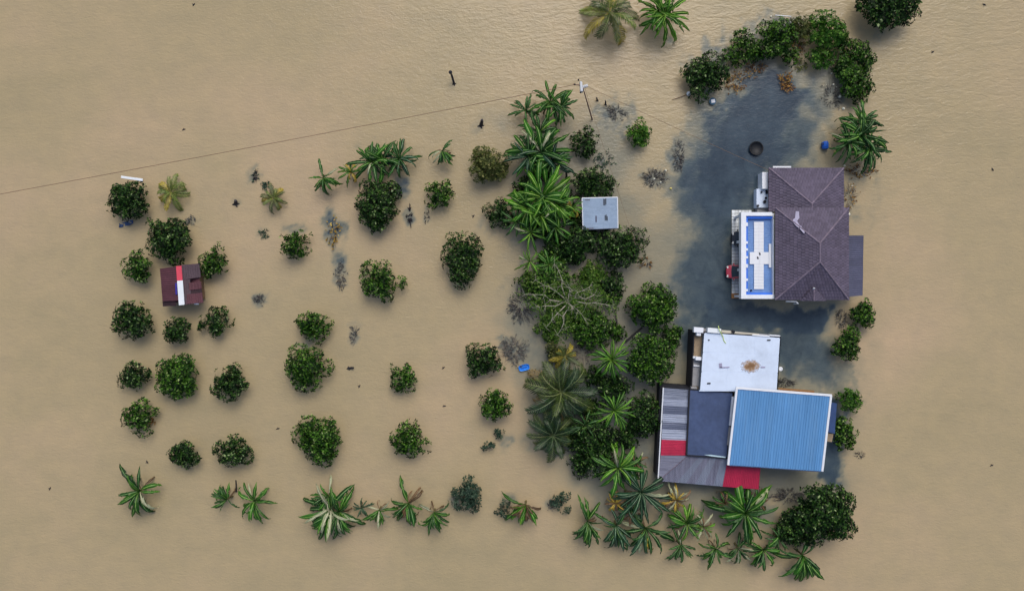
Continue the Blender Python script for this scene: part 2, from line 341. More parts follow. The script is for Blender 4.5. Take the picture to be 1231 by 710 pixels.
def trunk(mb, p0, p1, r0, r1, seg=7, n=5, jit=.06):
    p0, p1 = Vector(p0), Vector(p1); pts = [p0.lerp(p1, i / (n - 1)) + Vector((R.uniform(-jit, jit), R.uniform(-jit, jit), 0)) * (1 if 0 < i < n - 1 else 0) for i in range(n)]
    mb.tube(pts, [r0 + (r1 - r0) * i / (n - 1) for i in range(n)], seg); return pts
SEED = [100]
def bush(px, py, rx, ry, label, mat='mid', name='fruit_tree', cat='tree', group='young fruit trees in the flooded orchard', leaf=.36, dens=1.0, irr=.3, hz=None, zc=None, tilt=0, lobes=None, fill=.25):
    SEED[0] += 1; seed = SEED[0]
    if name == 'hedge_bush': rx, ry = rx * 1.04, ry * 1.04
    rx, ry = rx / 10, ry / 10; r = (rx + ry) / 2
    rz = hz or min(1.9, .28 + .62 * r); z0 = zc if zc is not None else .25 * rz
    k = (H - z0 - rz * .5) / H
    p = P(px, py, z0 + rz * .5); root = empty(name, (p.x, p.y, 0), label, cat, group)
    me, lc = crown_mesh(rx * k, ry * k, rz, seed, leaf, dens, lobes, irr, mat, fill)
    c = link('crown', me, root, (0, 0, z0))
    mb = MB(); top = Vector((p.x, p.y, z0 + rz * .45)); trunk(mb, (p.x, p.y, -2.2), top, .06 + .05 * r, .03 + .02 * r); mb.build('trunk', M['bark'], root)
    mb = MB()
    for q in lc[::2]:
        e = Vector((p.x, p.y, z0)) + Vector(q); trunk(mb, top - Vector((0, 0, .3 * rz)), e, .04 + .015 * r, .015, 5, 4)
    mb.build('limbs', M['bark'], root)
    return root

def banana_leaf(seed, kind, tear=.3, droop=1.0):
    g_ = random.Random(seed); n = 8; L = 1.0; W = g_.uniform(.066, .092)
    V = []; F = []; mi = []
    z = 0; x = 0; ang = .55
    pts = []
    for i in range(n + 1):
        pts.append((x, z, ang)); s = L / n; x += math.cos(ang) * s; z += math.sin(ang) * s; ang -= droop * (.10 + .26 * i / n) * g_.uniform(.8, 1.2)
    wprof = [.04, .45, .82, .98, 1.0, .95, .8, .52, .06]
    sw = 0; swd = g_.uniform(-.16, .16)
    rows = []
    for i, (px_, pz, a_) in enumerate(pts):
        sw += swd / n * i * .4; w_ = W * wprof[i]
        wl = w_ * g_.uniform(1 - tear, 1.05); wr = w_ * g_.uniform(1 - tear, 1.05)
        fold = g_.uniform(.12, .3); rib = .014 * (1 - i / n * .7)
        sag = lambda q: -abs(q) * fold if i < n * .5 else -abs(q) * (fold + .25)
        row = [(px_ + g_.uniform(-.01, .015), sw + wl, pz + sag(wl) + .012), (px_, sw + wl * .5, pz + .02 + sag(wl) * .3), (px_, sw + rib, pz), (px_, sw - rib, pz), (px_, sw - wr * .5, pz + .02 + sag(wr) * .3), (px_ + g_.uniform(-.01, .015), sw - wr, pz + sag(wr) + .012)]
        rows.append(row)
    for i in range(n):
        for j in range(5):
            if j in (0, 4) and g_.random() < tear * .5 and 0 < i < n - 1:      # a torn strip: the outer panel shortens to a pointed flap
                o = len(V); A, B, Cc, D = rows[i][j], rows[i][j + 1], rows[i + 1][j + 1], rows[i + 1][j]
                V += [A, B, Cc] if j == 0 else [A, B, D]; F.append((o, o + 1, o + 2)); mi.append(0); continue
            o = len(V); V += [rows[i][j], rows[i][j + 1], rows[i + 1][j + 1], rows[i + 1][j]]; F.append((o, o + 1, o + 2, o + 3)); mi.append(1 if j == 2 else 0)
    me = bpy.data.meshes.new("banana_leaf"); me.from_pydata(V, [], F)
    for m in BANA[kind]: me.materials.append(m)
    me.polygons.foreach_set('material_index', mi)
    bm = bmesh.new(); bm.from_mesh(me); bmesh.ops.remove_doubles(bm, verts=bm.verts, dist=1e-4); bm.to_mesh(me); bm.free(); me.update()
    return me
BL_MESH = {k: [banana_leaf(i * 7 + len(k), k, .42 if k in ('green', 'lime', 'deep', 'blue') else .55, 1.0 + .35 * (i % 3) + (.6 if k in ('dead', 'yellow') else 0)) for i in range(7)] for k in BANA}
def banana(px, py, r, label, kinds='green', n=11, hgt=1.5, group='banana plants in the flooded garden', bias=None, name='banana_plant', stems=None, spread=1.0, dead=2):
    """stems: list of (dx, dy, scale) in pixels for a clump; each stem carries its own whorl of leaves"""
    if py > 585: r *= 1.22; n += 2
    hc = hgt + .5; p = P(px, py, hc); root = empty(name, (p.x, p.y, 0), label, 'banana plant', group)
    kinds = kinds.split(','); own = label.split(' below')[0].split(' beside')[0].split(' under')[0].split(' squeezed')[0]
    accent = next((k for w_, k in (('white', 'pale'), ('pale dry', 'pale'), ('yellow', 'yellow'), ('orange', 'yellow'), ('lime', 'lime'), ('pale green', 'lime')) if w_ in own), None)   # the one leaf that sets this plant apart
    for dx, dy, s in (stems or [(0, 0, 1.0)]):
        bx, by = dx / 10, -dy / 10; h = hgt * (.8 + .2 * s) + R.uniform(-.1, .1)
        mb = MB(); trunk(mb, (p.x + bx + R.uniform(-.2, .2), p.y + by + R.uniform(-.2, .2), -2.2), (p.x + bx, p.y + by, h), .15, .09, 8, 5, .03); mb.build('pseudostem', M['stem'], root)
        a0 = R.uniform(0, 6.28); L = r / 10 * s / .75
        nn = max(8, int(n * 1.6 * (.75 + .25 * s)))
        for i in range(nn):
            k = R.choice(kinds) if R.random() > .025 else 'pale'; az = a0 + i * 2.39996 + R.uniform(-.25, .25)  # stray pale leaves: white undersides with the highlight put into the colour
            if bias is not None and R.random() < .6: az = bias + R.uniform(-.9, .9)
            if accent and i == nn // 2: k = accent
            pit = -.35 + .95 * (i / nn) ** 1.2 + R.uniform(-.12, .12); ls = L * R.uniform(.78, 1.12) * (1 - .25 * (i / nn) ** 2)
            link('leaf', R.choice(BL_MESH[k]), root, (bx, by, h - .12 + .12 * i / nn), (R.uniform(-.35, .35), -pit, az), (ls, ls * R.uniform(.9, 1.25) * spread, ls))
        for i in range(dead):                                                        # dry old leaves hanging down the stem
            az = R.uniform(0, 6.28); ls = L * R.uniform(.6, .9)
            link('leaf', R.choice(BL_MESH['dead']), root, (bx, by, h - .35), (R.uniform(-.5, .5), .75 + R.uniform(-.2, .3), az), (ls, ls * .8, ls))
        ls = L * .75; link('leaf', BL_MESH[kinds[0]][0], root, (bx, by, h + .05), (0, -.75, R.uniform(0, 6.28)), (ls, ls * .6, ls))
    return root

def frond_mesh(seed, kind, droop, npair=20):
    g_ = random.Random(seed); n = 9; V = []; F = []; mi = []; pts = []; x = z = 0; ang = .5
    for i in range(n + 1):
        pts.append(Vector((x, 0, z))); x += math.cos(ang) / n; z += math.sin(ang) / n; ang -= droop * (.08 + .2 * i / n)
    mb = MB(); mb.tube(pts, [.016 * (1 - .85 * i / n) for i in range(n + 1)], 4, 1)
    for k in range(npair):
        t_ = .14 + .84 * k / (npair - 1); f = t_ * n; i = min(int(f), n - 1); p = pts[i].lerp(pts[i + 1], f - i); d = (pts[i + 1] - pts[i]).normalized()
        ll = (.21 * math.sin(math.pi * (.12 + .8 * t_)) + .05) * g_.uniform(.85, 1.1)
        for sgn in (1, -1):
            dr = (d * (.8 + .5 * t_) + Vector((0, sgn * 1.0, 0)) + Vector((0, 0, g_.uniform(-.1, .25)))).normalized()
            q = p + dr * ll * .55; e = p + dr * ll + Vector((0, 0, -ll * g_.uniform(.25, .5))); wv = d * .027
            mb.add([p - wv * .6, p + wv * .6, q + wv, q - wv], [(0, 1, 2, 3)], 0); mb.add([q - wv, q + wv, e], [(0, 1, 2)], 0)
    me = bpy.data.meshes.new("palm_frond"); me.from_pydata(mb.v, [], mb.f)
    for m in PALM[kind]: me.materials.append(m)
    me.polygons.foreach_set('material_index', mb.mi); return me
def pm(n_, a, rib): return [leafmat(n_, [(0, tuple(c * .6 for c in a)), (.6, a), (1, tuple(c * 1.6 for c in a))], .45, .4, .1), surf(n_ + "_rib", rib, .6, .2)]
PALM = {'olive': pm("palm_leaf_olive", (.050, .080, .016), (.22, .26, .09)), 'dark': pm("palm_leaf_dark", (.016, .042, .012), (.14, .20, .09)), 'yellow': pm("palm_leaf_yellow", (.34, .27, .03), (.5, .40, .08)), 'lime': pm("palm_leaf_lime", (.11, .17, .022), (.30, .33, .08)), 'dry': pm("palm_leaf_dry", (.18, .13, .06), (.28, .2, .1))}
FR = {k: [frond_mesh(31 * i + 3, k, .7 + .35 * (i % 4), 15) for i in range(5)] for k in PALM}
def palm(px, py, r, label, kinds, n=20, hgt=2.0, group='palms in the flooded garden', width=1.0, base=None):
    p = P(px, py, hgt + .4); root = empty('palm_tree', (p.x, p.y, 0), label, 'palm', group)
    mb = MB(); trunk(mb, (p.x + R.uniform(-.2, .2), p.y + R.uniform(-.2, .2), -2.2), (p.x, p.y, hgt), .17, .12, 9, 6, .05); mb.build('trunk', M['bark'], root)
    kinds = kinds.split(','); a0 = R.uniform(0, 6.28); L = r / 10 / .82
    for i in range(n):
        t_ = i / n; k = kinds[min(len(kinds) - 1, int((1 - t_) * len(kinds) * R.uniform(.6, 1.2)))]
        az = a0 + i * 2.39996 + R.uniform(-.2, .2); pit = -.55 + 1.25 * t_ + R.uniform(-.1, .1); ls = L * R.uniform(.8, 1.08) * (1 - .3 * t_ ** 2)
        link('frond', R.choice(FR[k]), root, (0, 0, hgt - .1 + .15 * t_), (R.uniform(-.4, .4), -pit, az), (ls, ls * width, ls))
    return root

def shrub_dead(px, py, rx, ry, label, leafkind=None, nleaf=60, ntwig=40, mat='twig_dark', hz=.5, group='drowned bare shrubs in the flood', name='bare_shrub', cat='shrub', thick=.022):
    """twigs breaking the surface, some with a few leaves left"""
    g_ = random.Random(int(px * 13 + py)); p = P(px, py, hz * .5); root = empty(name, (p.x, p.y, 0), label, cat, group)
    mb = MB(); ends = []
    for i in range(ntwig):
        a = g_.uniform(0, 6.28); f = math.sqrt(g_.uniform(.05, 1)); e = Vector((p.x + math.cos(a) * rx / 10 * f, p.y + math.sin(a) * ry / 10 * f, g_.uniform(.02, hz) * (1.1 - f * .6)))
        s = Vector((p.x + math.cos(a + g_.uniform(-.6, .6)) * rx / 10 * f * g_.uniform(0, .5), p.y + math.sin(a) * ry / 10 * f * g_.uniform(0, .5), -.2))
        m_ = s.lerp(e, .55) + Vector((g_.uniform(-.2, .2), g_.uniform(-.2, .2), g_.uniform(.05, .25)))
        m_.z = max(m_.z, .04); mb.tube([s, m_, e], [thick * 1.5, thick, thick * .4], 4, cap=False); ends += [m_, e, m_.lerp(e, .5)]
    mb.build('branches', M[mat], root)
    if leafkind:
        lb = MB()
        for i in range(nleaf):
            c_ = g_.choice(ends) + Vector((g_.uniform(-.18, .18), g_.uniform(-.18, .18), g_.uniform(0, .1))); c_.z = max(c_.z, .03); a = g_.uniform(0, 6.28); L = g_.uniform(.18, .38); d = Vector((math.cos(a), math.sin(a), g_.uniform(-.1, .4))); s_ = Vector((-d.y, d.x, 0)) * L * .22
            lb.add([c_, c_ + d * L * .5 + s_, c_ + d * L, c_ + d * L * .5 - s_], [(0, 1, 2, 3)])
        lb.build('leaves', LM[leafkind], root)
    return root

# ------------------------------------------------------------------ buildings
M['tile'] = surf("brown_roof_tile", srgb(98, 90, 108), .75, .14, .5, dirt_shade=srgb(80, 78, 92), dirt_shade_amt=.5, isl=.26, spec=.3)
M['tile_deck'] = surf("roof_underlay", srgb(58, 48, 54), .9, .2, 1)
M['ridge'] = surf("ridge_cap", srgb(124, 112, 128), .75, .2, 1.5, isl=.25)
M['patch'] = surf("pale_repair_sheet", srgb(158, 155, 180), .6, .15, 2)
M['white'] = surf("white_painted_concrete", srgb(226, 230, 236), .6, .05, .8, dirt_shade=srgb(150, 150, 146), dirt_shade_amt=.35)
M['deckwhite'] = surf("white_waterproofed_roof", srgb(207, 221, 240), .55, .04, .35, dirt_shade=srgb(172, 184, 200), dirt_shade_amt=.6)
M['wall'] = surf("cream_wall", srgb(196, 190, 172), .8, .1, .7, dirt_shade=srgb(120, 106, 84), dirt_shade_amt=.5)
M['blue_paint'] = surf("bright_blue_paint", srgb(36, 112, 224), .5, .1, 1.2, dirt_shade=srgb(66, 132, 220), dirt_shade_amt=.5)
M['bluegrey_sheet'] = surf("blue_grey_sheet", srgb(112, 150, 204), .5, .12, .9, dirt_shade=srgb(140, 172, 214), dirt_shade_amt=.5, isl=.1)
M['blue_sheet'] = surf("blue_metal_roof", srgb(94, 148, 198), .5, .10, .5, dirt_shade=srgb(120, 162, 200), dirt_shade_amt=.6, isl=.09, spec=.4, stretch=(4, .35, 1))
M['navy'] = surf("navy_flat_roof", srgb(62, 78, 112), .6, .22, .35, dirt_shade=srgb(90, 106, 140), dirt_shade_amt=.7)
M['slate_sheet'] = surf("slate_blue_sheet", srgb(82, 84, 106), .6, .15, .8, dirt_shade=srgb(70, 68, 82), dirt_shade_amt=.4, isl=.15)
M['zinc'] = surf("weathered_zinc", srgb(146, 154, 172), .55, .16, .9, dirt_shade=srgb(96, 98, 112), dirt_shade_amt=.6, isl=.2, metal=.25)
M['zinc_dark'] = surf("dark_zinc", srgb(112, 120, 140), .6, .16, .9, dirt_shade=srgb(120, 124, 136), dirt_shade_amt=.5, isl=.15, metal=.2)
M['zinc_light'] = surf("pale_zinc", srgb(176, 184, 202), .5, .14, .9, dirt_shade=srgb(120, 126, 140), dirt_shade_amt=.6, isl=.15, metal=.2)
M['zinc_purple'] = surf("purplish_zinc", srgb(134, 136, 156), .6, .16, .9, dirt_shade=srgb(150, 148, 160), dirt_shade_amt=.5, isl=.15, metal=.2)
for k_, (c_, d_) in {'zinc': ((146, 154, 172), (92, 96, 112)), 'zinc_dark': ((104, 112, 134), (150, 156, 172)), 'zinc_light': ((172, 180, 198), (104, 110, 128)), 'zinc_purple': ((134, 136, 154), (88, 88, 106))}.items():
    for sfx, stv in (('_x', (.22, 6, 1)), ('_y', (6, .22, 1))): M[k_ + sfx] = surf(k_ + sfx, srgb(*c_), .55, .22, .9, dirt_shade=srgb(*d_), dirt_shade_amt=.9, isl=.12, metal=.15, stretch=stv)  # streaks along the ribs paint in their light and shaded flanks
M['red_sheet'] = surf("red_metal_sheet", srgb(190, 46, 80), .5, .12, .8, dirt_shade=srgb(140, 34, 60), dirt_shade_amt=.5, isl=.12)
M['maroon'] = surf("maroon_rusty_sheet", srgb(98, 58, 67), .75, .2, .8, dirt_shade=srgb(70, 48, 54), dirt_shade_amt=.75, isl=.2)
M['maroon_dark'] = surf("dark_maroon_sheet", srgb(58, 40, 46), .8, .25, .9, dirt_shade=srgb(34, 30, 36), dirt_shade_amt=.6)
M['slate_dark'] = surf("dark_slate_sheet", srgb(86, 70, 78), .75, .2, .8, dirt_shade=srgb(100, 62, 70), dirt_shade_amt=.6)
M['hutred'] = surf("coral_red_sheet", srgb(214, 74, 92), .55, .08, 1.0, dirt_shade=srgb(190, 60, 80), dirt_shade_amt=.4)
M['hutwhite'] = surf("white_sheet", srgb(226, 232, 236), .55, .05, 1.0, dirt_shade=srgb(190, 190, 190), dirt_shade_amt=.3)
M['pumpsheet'] = surf("pale_grey_sheet", srgb(150, 170, 192), .5, .10, .8, dirt_shade=srgb(122, 142, 162), dirt_shade_amt=.5, isl=.08, metal=.1)
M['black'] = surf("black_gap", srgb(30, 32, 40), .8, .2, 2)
M['wood'] = surf("weathered_wood", srgb(126, 100, 74), .85, .25, 2, dirt_shade=srgb(80, 66, 52), dirt_shade_amt=.5)
M['tanfloor'] = surf("tan_concrete_ledge", srgb(150, 132, 108), .9, .2, .9, dirt_shade=srgb(96, 84, 74), dirt_shade_amt=.6)
M['greyfloor'] = surf("grey_concrete", srgb(150, 150, 152), .85, .15, 1, dirt_shade=srgb(104, 104, 106), dirt_shade_amt=.6)
M['paver'] = surf("pale_porch_tile", srgb(226, 232, 234), .6, .06, 1.5, dirt_shade=srgb(176, 178, 166), dirt_shade_amt=.5, isl=.22)
M['grout'] = surf("porch_screed", srgb(96, 98, 92), .9, .2, 1.5)
M['pvc'] = surf("white_pvc", srgb(225, 228, 232), .45, .04, 2)
M['brownboard'] = surf("orange_brown_board", srgb(150, 108, 66), .8, .2, 2)
m, t, b = nodes("window_glass"); b.inputs['Base Color'].default_value = (.02, .03, .04, 1); b.inputs['Roughness'].default_value = .08; M['glass'] = m

def lerp4(q, u, v): return (q[0] * (1 - u) + q[1] * u) * (1 - v) + (q[3] * (1 - u) + q[2] * u) * v
def sheets(parent, q, n, mats, ribs=4, amp=.035, name='roof_sheet', thick=.0, jit=.012, seg=2):
    """corrugated roof sheets: q = A,B,C,D; n sheets side by side from A to B, ribs run from A to D"""
    q = [Vector(x) for x in q]; prof = []
    for k in range(ribs):
        prof += [(k / ribs, 0), ((k + .62) / ribs, 0), ((k + .70) / ribs, 1), ((k + .90) / ribs, 1)]
    prof += [(1.0, 0)]
    up = (q[1] - q[0]).cross(q[3] - q[0]).normalized()
    if up.z < 0: up = -up
    rg = random.Random(n * 7 + ribs)
    for i in range(n):
        dz = rg.uniform(0, jit); u0, u1 = i / n, (i + 1) / n + (.006 if i < n - 1 else 0); e0, e1 = rg.uniform(-jit, jit) * .6, rg.uniform(-jit, jit) * .6
        V = []; F = []
        for s_ in range(seg + 1):
            v = s_ / seg
            for (f, hgt) in prof: V.append(lerp4(q, u0 + (u1 - u0) * f, v + (e0 if s_ == 0 else e1 if s_ == seg else 0) * .5) + up * (hgt * amp + dz + .004 * i / n))
        m_ = len(prof); F = [(s_ * m_ + j, s_ * m_ + j + 1, (s_ + 1) * m_ + j + 1, (s_ + 1) * m_ + j) for s_ in range(seg) for j in range(m_ - 1)]
        if up.dot((V[1] - V[0]).cross(V[m_] - V[0])) < 0: F = [tuple(reversed(f)) for f in F]
        mb = MB(); mb.add(V, F); mm = mats[i % len(mats)] if isinstance(mats, list) else mats
        mb.build(name, mm, parent)
def slope(parent, poly, name='roof_slope', course=.40, tw=.34, mat=None):
    """tiled slope: poly[0]->poly[1] is the eave; every tile its own tilted piece with a front lip, cut to the outline"""
    poly = [Vector(p) for p in poly]; A, B = poly[0], poly[1]; u = (B - A).normalized(); n = (B - A).cross(poly[-1] - A).normalized()
    if n.z < 0: n = -n
    v = n.cross(u)
    if v.dot(poly[-1] - A) < 0: v = -v
    us = [(p - A).dot(u) for p in poly]; vs = [(p - A).dot(v) for p in poly]; u0, u1, v1 = min(us), max(us), max(vs)
    rg = random.Random(int(A.x * 91 + A.y * 37)); bm = bmesh.new()
    r = 0; vv = 0.0
    while vv < v1:
        x = u0 - tw * (.5 if r % 2 else 0)
        while x < u1:
            l0 = .062 + rg.uniform(-.008, .012); g = .008
            pts = [A + u * (x + g) + v * vv + n * l0, A + u * (x + tw - g) + v * vv + n * (l0 + rg.uniform(-.006, .006)), A + u * (x + tw - g) + v * (vv + course + .03) + n * .012, A + u * (x + g) + v * (vv + course + .03) + n * .012]
            mid0 = A + u * (x + tw * .5) + v * vv + n * (l0 + .03); mid1 = A + u * (x + tw * .5) + v * (vv + course + .03) + n * .04
            b_ = [bm.verts.new(p) for p in pts]; m0, m1 = bm.verts.new(mid0), bm.verts.new(mid1); f0 = [bm.verts.new(pts[0] - n * l0), bm.verts.new(pts[1] - n * l0)]
            bm.faces.new((b_[0], m0, m1, b_[3])); bm.faces.new((m0, b_[1], b_[2], m1)); bm.faces.new((f0[0], f0[1], b_[1], m0, b_[0]))
            x += tw
        vv += course; r += 1
    k = len(poly); cen = sum(poly, Vector()) / k
    for i in range(k):
        a, c_ = poly[i], poly[(i + 1) % k]
        if i == 0: continue
        no = (c_ - a).cross(n).normalized()
        if no.dot(cen - a) > 0: no = -no
        bmesh.ops.bisect_plane(bm, geom=bm.verts[:] + bm.edges[:] + bm.faces[:], plane_co=a, plane_no=no, clear_outer=True)
    bmesh.ops.recalc_face_normals(bm, faces=bm.faces)
    off = rootloc(parent)
    bmesh.ops.translate(bm, verts=bm.verts, vec=-off); me = bpy.data.meshes.new('roof_tiles'); bm.to_mesh(me); bm.free(); me.materials.append(mat or M['tile'])
    d = MB().prism([p - Vector((0, 0, .012)) for p in poly], thick=.09).build(name, M['tile_deck'], parent)
    o = link('roof_tiles', me, d); o['kind'] = 'stuff'
    return d
def ridge(parent, a, b_, r=.11):
    a, b_ = Vector(a), Vector(b_); n = max(2, int((b_ - a).length / .42))
    mb = MB()
    for i in range(n):
        p0, p1 = a.lerp(b_, i / n), a.lerp(b_, (i + 1.08) / n); mb.tube([p0 + Vector((0, 0, .035)), p1 + Vector((0, 0, .05))], [r, r * .86], 7)
    o = mb.build('ridge_cap', M['ridge'], parent); return o
def win(parent, c, wd, hh, rz):
    f = MB(); ca, sa = math.cos(rz), math.sin(rz)
    for dx, dz, a_, b_ in ((0, hh / 2, wd + .1, .08), (0, -hh / 2, wd + .1, .08), (-wd / 2, 0, .08, hh - .08), (wd / 2, 0, .08, hh - .08), (0, 0, .05, hh - .08)):
        f.box((c[0] + dx * ca, c[1] + dx * sa, c[2] + dz), (a_, .09, b_), rz)
    fr = f.build('window', M['pvc'], parent); MB().box(c, (wd - .04, .03, hh - .04), rz).build('pane', M['glass'], fr)
def rect(x0, y0, x1, y1, z): return [Vector((x0, y0, z)), Vector((x1, y0, z)), Vector((x1, y1, z)), Vector((x0, y1, z))]
def corners(px0, py0, px1, py1, h):      # pixel box -> xmin,ymin,xmax,ymax at height h
    a, b_ = P(px0, py1, h), P(px1, py0, h); return a.x, a.y, b_.x, b_.y

# ---- north house: brown tiled hip roofs, lean-to, blue and white carport roof
hx0, hy0, hx1, hy1 = corners(932, 250, 1020, 360, 3.7)
house = empty('tiled_house', ((hx0 + hx1) / 2, (hy0 + hy1) / 2, 0), "house with dark brown tiled hip roofs and a white framed blue carport roof", 'house')
def hip(x0, y0, x1, y1, ze, pitch, top_hip=True, bot_hip=True, tag_=''):
    xm = (x0 + x1) / 2; hw = (x1 - x0) / 2; zr = ze + hw * pitch
    yt = y1 - hw if top_hip else y1; yb = y0 + hw if bot_hip else y0
    if yb > yt: yb = yt - .05
    R1, R2 = Vector((xm, yt, zr)), Vector((xm, yb, zr)); a, b_, c, d = rect(x0, y0, x1, y1, ze)
    slope(house, [d, a, R2, R1]); slope(house, [b_, c, R1, R2])
    if top_hip: slope(house, [c, d, R1]); ridge(house, d, R1); ridge(house, c, R1)
    if bot_hip: slope(house, [a, b_, R2]); ridge(house, a, R2); ridge(house, b_, R2)
    ridge(house, R2, R1); return a, b_, c, d, R1, R2
A_, B_, C_, D_, R1, R2 = hip(hx0, hy0, hx1, hy1, 3.7, .50)
wx0, wy0, wx1, wy1 = corners(924, 202, 1014, 251, 2.0)
hip(wx0, hy1 - .25, wx1, wy1, 2.0, .36, True, False)
wm = MB(); wm.box(((hx0 + hx1) / 2, (hy0 + hy1) / 2, .75), (hx1 - hx0 - 1.0, hy1 - hy0 - 1.0, 5.8)); wm.build('wall', M['wall'], house)
wm = MB(); wm.box(((wx0 + wx1) / 2, (hy1 - .6 + wy1 - .5) / 2, -.15), (wx1 - wx0 - 1.0, wy1 - .5 - hy1 + .6, 4.2)); wm.build('wall', M['wall'], house)
fb = MB()
for (x0, y0, x1, y1, z) in ((hx0, hy0, hx1, hy1, 3.62), (wx0, hy1 + .05, wx1, wy1, 1.92)):
    fb.box(((x0 + x1) / 2, y0 + .03, z), (x1 - x0 - .12, .05, .16)); fb.box(((x0 + x1) / 2, y1 - .03, z), (x1 - x0 - .12, .05, .16)); fb.box((x0 + .03, (y0 + y1) / 2, z), (.05, y1 - y0, .16)); fb.box((x1 - .03, (y0 + y1) / 2, z), (.05, y1 - y0, .16))
fb.build('fascia_board', M['tile_deck'], house)
for wy in (hy0 + 2.6, hy0 + 6.0): win(house, (hx1 - .48, wy, 1.7), 1.4, 1.1, math.pi / 2)
for wxx in (hx0 + 2.4, hx0 + 6.2): win(house, (wxx, hy0 + .48, 1.7), 1.3, 1.1, 0)
for wxx in (wx0 + 2.2, wx0 + 6.2): win(house, (wxx, wy1 - .48, .9), 1.2, .9, 0)
# pale sheets patching the upper slope
def on_top(px, py, off=.11):             # point of the picture ray where it meets the north slope of the main roof
    a, n_ = C_ + Vector((0, 0, off)), (D_ - C_).cross(R1 - C_).normalized(); o = Vector((0, 0, H)); d = P(px, py, 0) - o
    return o + d * ((a - o).dot(n_) / d.dot(n_))
for pl in ([(956.5, 254), (960.5, 254), (961, 262), (958, 265.5), (955.8, 264)], [(953.5, 263.5), (956, 262), (961.2, 270.5), (960.5, 274), (957.5, 272), (953, 266.5)], [(961.5, 271), (963, 271.5), (967.5, 279), (966.5, 280.5), (961.5, 275)]):
    MB().prism([on_top(x, y) for x, y in pl], thick=.03).build('roof_patch', M['patch'], house)
# small gablet on the south slope
gz = 3.75; gA, gB = P(962, 361.5, gz), P(993, 361.5, gz); ap = P(978.3, 346.5, 4.75); ge = Vector((ap.x, gA.y, ap.z)); gA.y = gB.y = ge.y
slope(house, [Vector((gA.x, gA.y, gz)), Vector((ap.x - .02, ap.y + 0.1, ap.z - .02)), Vector((ap.x, gA.y, ap.z))][::1], course=.36)
slope(house, [Vector((ap.x + .02, ap.y + .1, ap.z - .02)), Vector((gB.x, gB.y, gz)), Vector((ap.x, gB.y, ap.z))], course=.36)
ridge(house, ge, ap, .07)
MB().lathe((ap.x, ap.y, ap.z - .1), [(.10, 0), (.12, .15), (.07, .3), (.02, .38)], 10).build('finial', M['pvc'], house)
# lean-to on the right
l0 = P(1019, 283, 3.0); l1 = P(1038, 283, 2.5); l2 = P(1037, 355, 2.5); l3 = P(1018, 357, 3.0)
l0.x = l3.x = hx1 - .35; sheets(house, [l3, l0, l1, l2], 8, M['slate_sheet'], 4, .03, 'lean_to_sheet')
mb = MB()
for pt in (l1, l2, (l1 + l2) / 2): mb.box((pt.x - .2, pt.y + (.15 if pt is l2 else -.15), .1), (.1, .1, 4.6))
mb.build('lean_to_posts', M['wood'], house)
# carport flat roof with white parapet
cx0, cy0, cx1, cy1 = corners(891, 255, 931, 359, 3.35)
par = MB(); z0, z1 = 2.55, 3.35
def wallseg(x0, y0, x1, y1, zz=None): par.box(((x0 + x1) / 2, (y0 + y1) / 2, (z0 + (zz or z1)) / 2), (x1 - x0, y1 - y0, (zz or z1) - z0))
wallseg(cx0, cy0, cx0 + .58, cy1); wallseg(cx0 + .58, cy1 - .42, cx1 - .25, cy1); wallseg(cx0 + .58, cy0, cx1, cy0 + .48); wallseg(cx1 - .14, cy0 + .48, cx1, cy1 - .8, 3.25)
par.build('parapet', M['white'], house)
fl = corners(891, 255, 931, 359, 2.8)
bl = MB(); ix0, ix1, iy0, iy1 = cx0 + .58, cx1 - .14, cy0 + .48, cy1 - .42
for (x0, y0, x1, y1) in ((ix0, iy0, ix0 + .26, iy1), (ix0 + .26, iy1 - .3, ix1, iy1), (ix0 + .26, iy0, ix1, iy0 + .22)): bl.box(((x0 + x1) / 2, (y0 + y1) / 2, 2.86), (x1 - x0, y1 - y0, .5))
bl.build('blue_gutter', M['blue_paint'], house)
for fy in (.14, .35, .43, .52, .62, .78, .9):      # white brackets along the inner edge of the parapet
    yy = cy0 + (cy1 - cy0) * (1 - fy); MB().box((ix0 + .09, yy, 3.2), (.22, .42 if fy in (.14, .62) else .26, .26)).build('parapet_bracket', M['white'], house)
gx0, gx1, gy0, gy1 = ix0 + .26, ix1, iy0 + .22, iy1 - .3
sheets(house, [Vector((gx0, gy0, 2.75)), Vector((gx0, gy1, 2.75)), Vector((gx1, gy1, 2.8)), Vector((gx1, gy0, 2.8))], 10, M['bluegrey_sheet'], 4, .025, 'carport_sheet')
def wpanel(x0, y0, x1, y1, z, nx_, ny_, name='white_panel'):
    for i in range(nx_):
        for j in range(ny_):
            a0, a1 = x0 + (x1 - x0) * i / nx_, x0 + (x1 - x0) * (i + 1) / nx_; b0, b1 = y0 + (y1 - y0) * j / ny_, y0 + (y1 - y0) * (j + 1) / ny_
            MB().box(((a0 + a1) / 2, (b0 + b1) / 2, z + .003 * ((i + j) % 2)), (a1 - a0 - .014, b1 - b0 - .014, .05)).build(name, M['pvc'], house)
vx0, vy0, vx1, vy1 = corners(906.3, 266.5, 918, 347.5, 2.85)
wpanel(vx0, vy0, vx1, corners(906, 303, 918, 317.5, 2.85)[1], 2.87, 2, 8); wpanel(vx0, corners(906, 303, 918, 317.5, 2.85)[3], vx1, vy1, 2.87, 2, 9)
q = corners(901, 298, 925.5, 317.5, 2.85); wpanel(q[0], corners(906, 303, 918, 317.5, 2.85)[1], q[2], corners(906, 303, 918, 317.5, 2.85)[3], 2.88, 2, 1)
q = corners(924, 293, 927, 321.5, 2.88); MB().box(((q[0] + q[2]) / 2, (q[1] + q[3]) / 2, 2.93), (q[2] - q[0], q[3] - q[1], .06)).build('white_strip', M['pvc'], house)
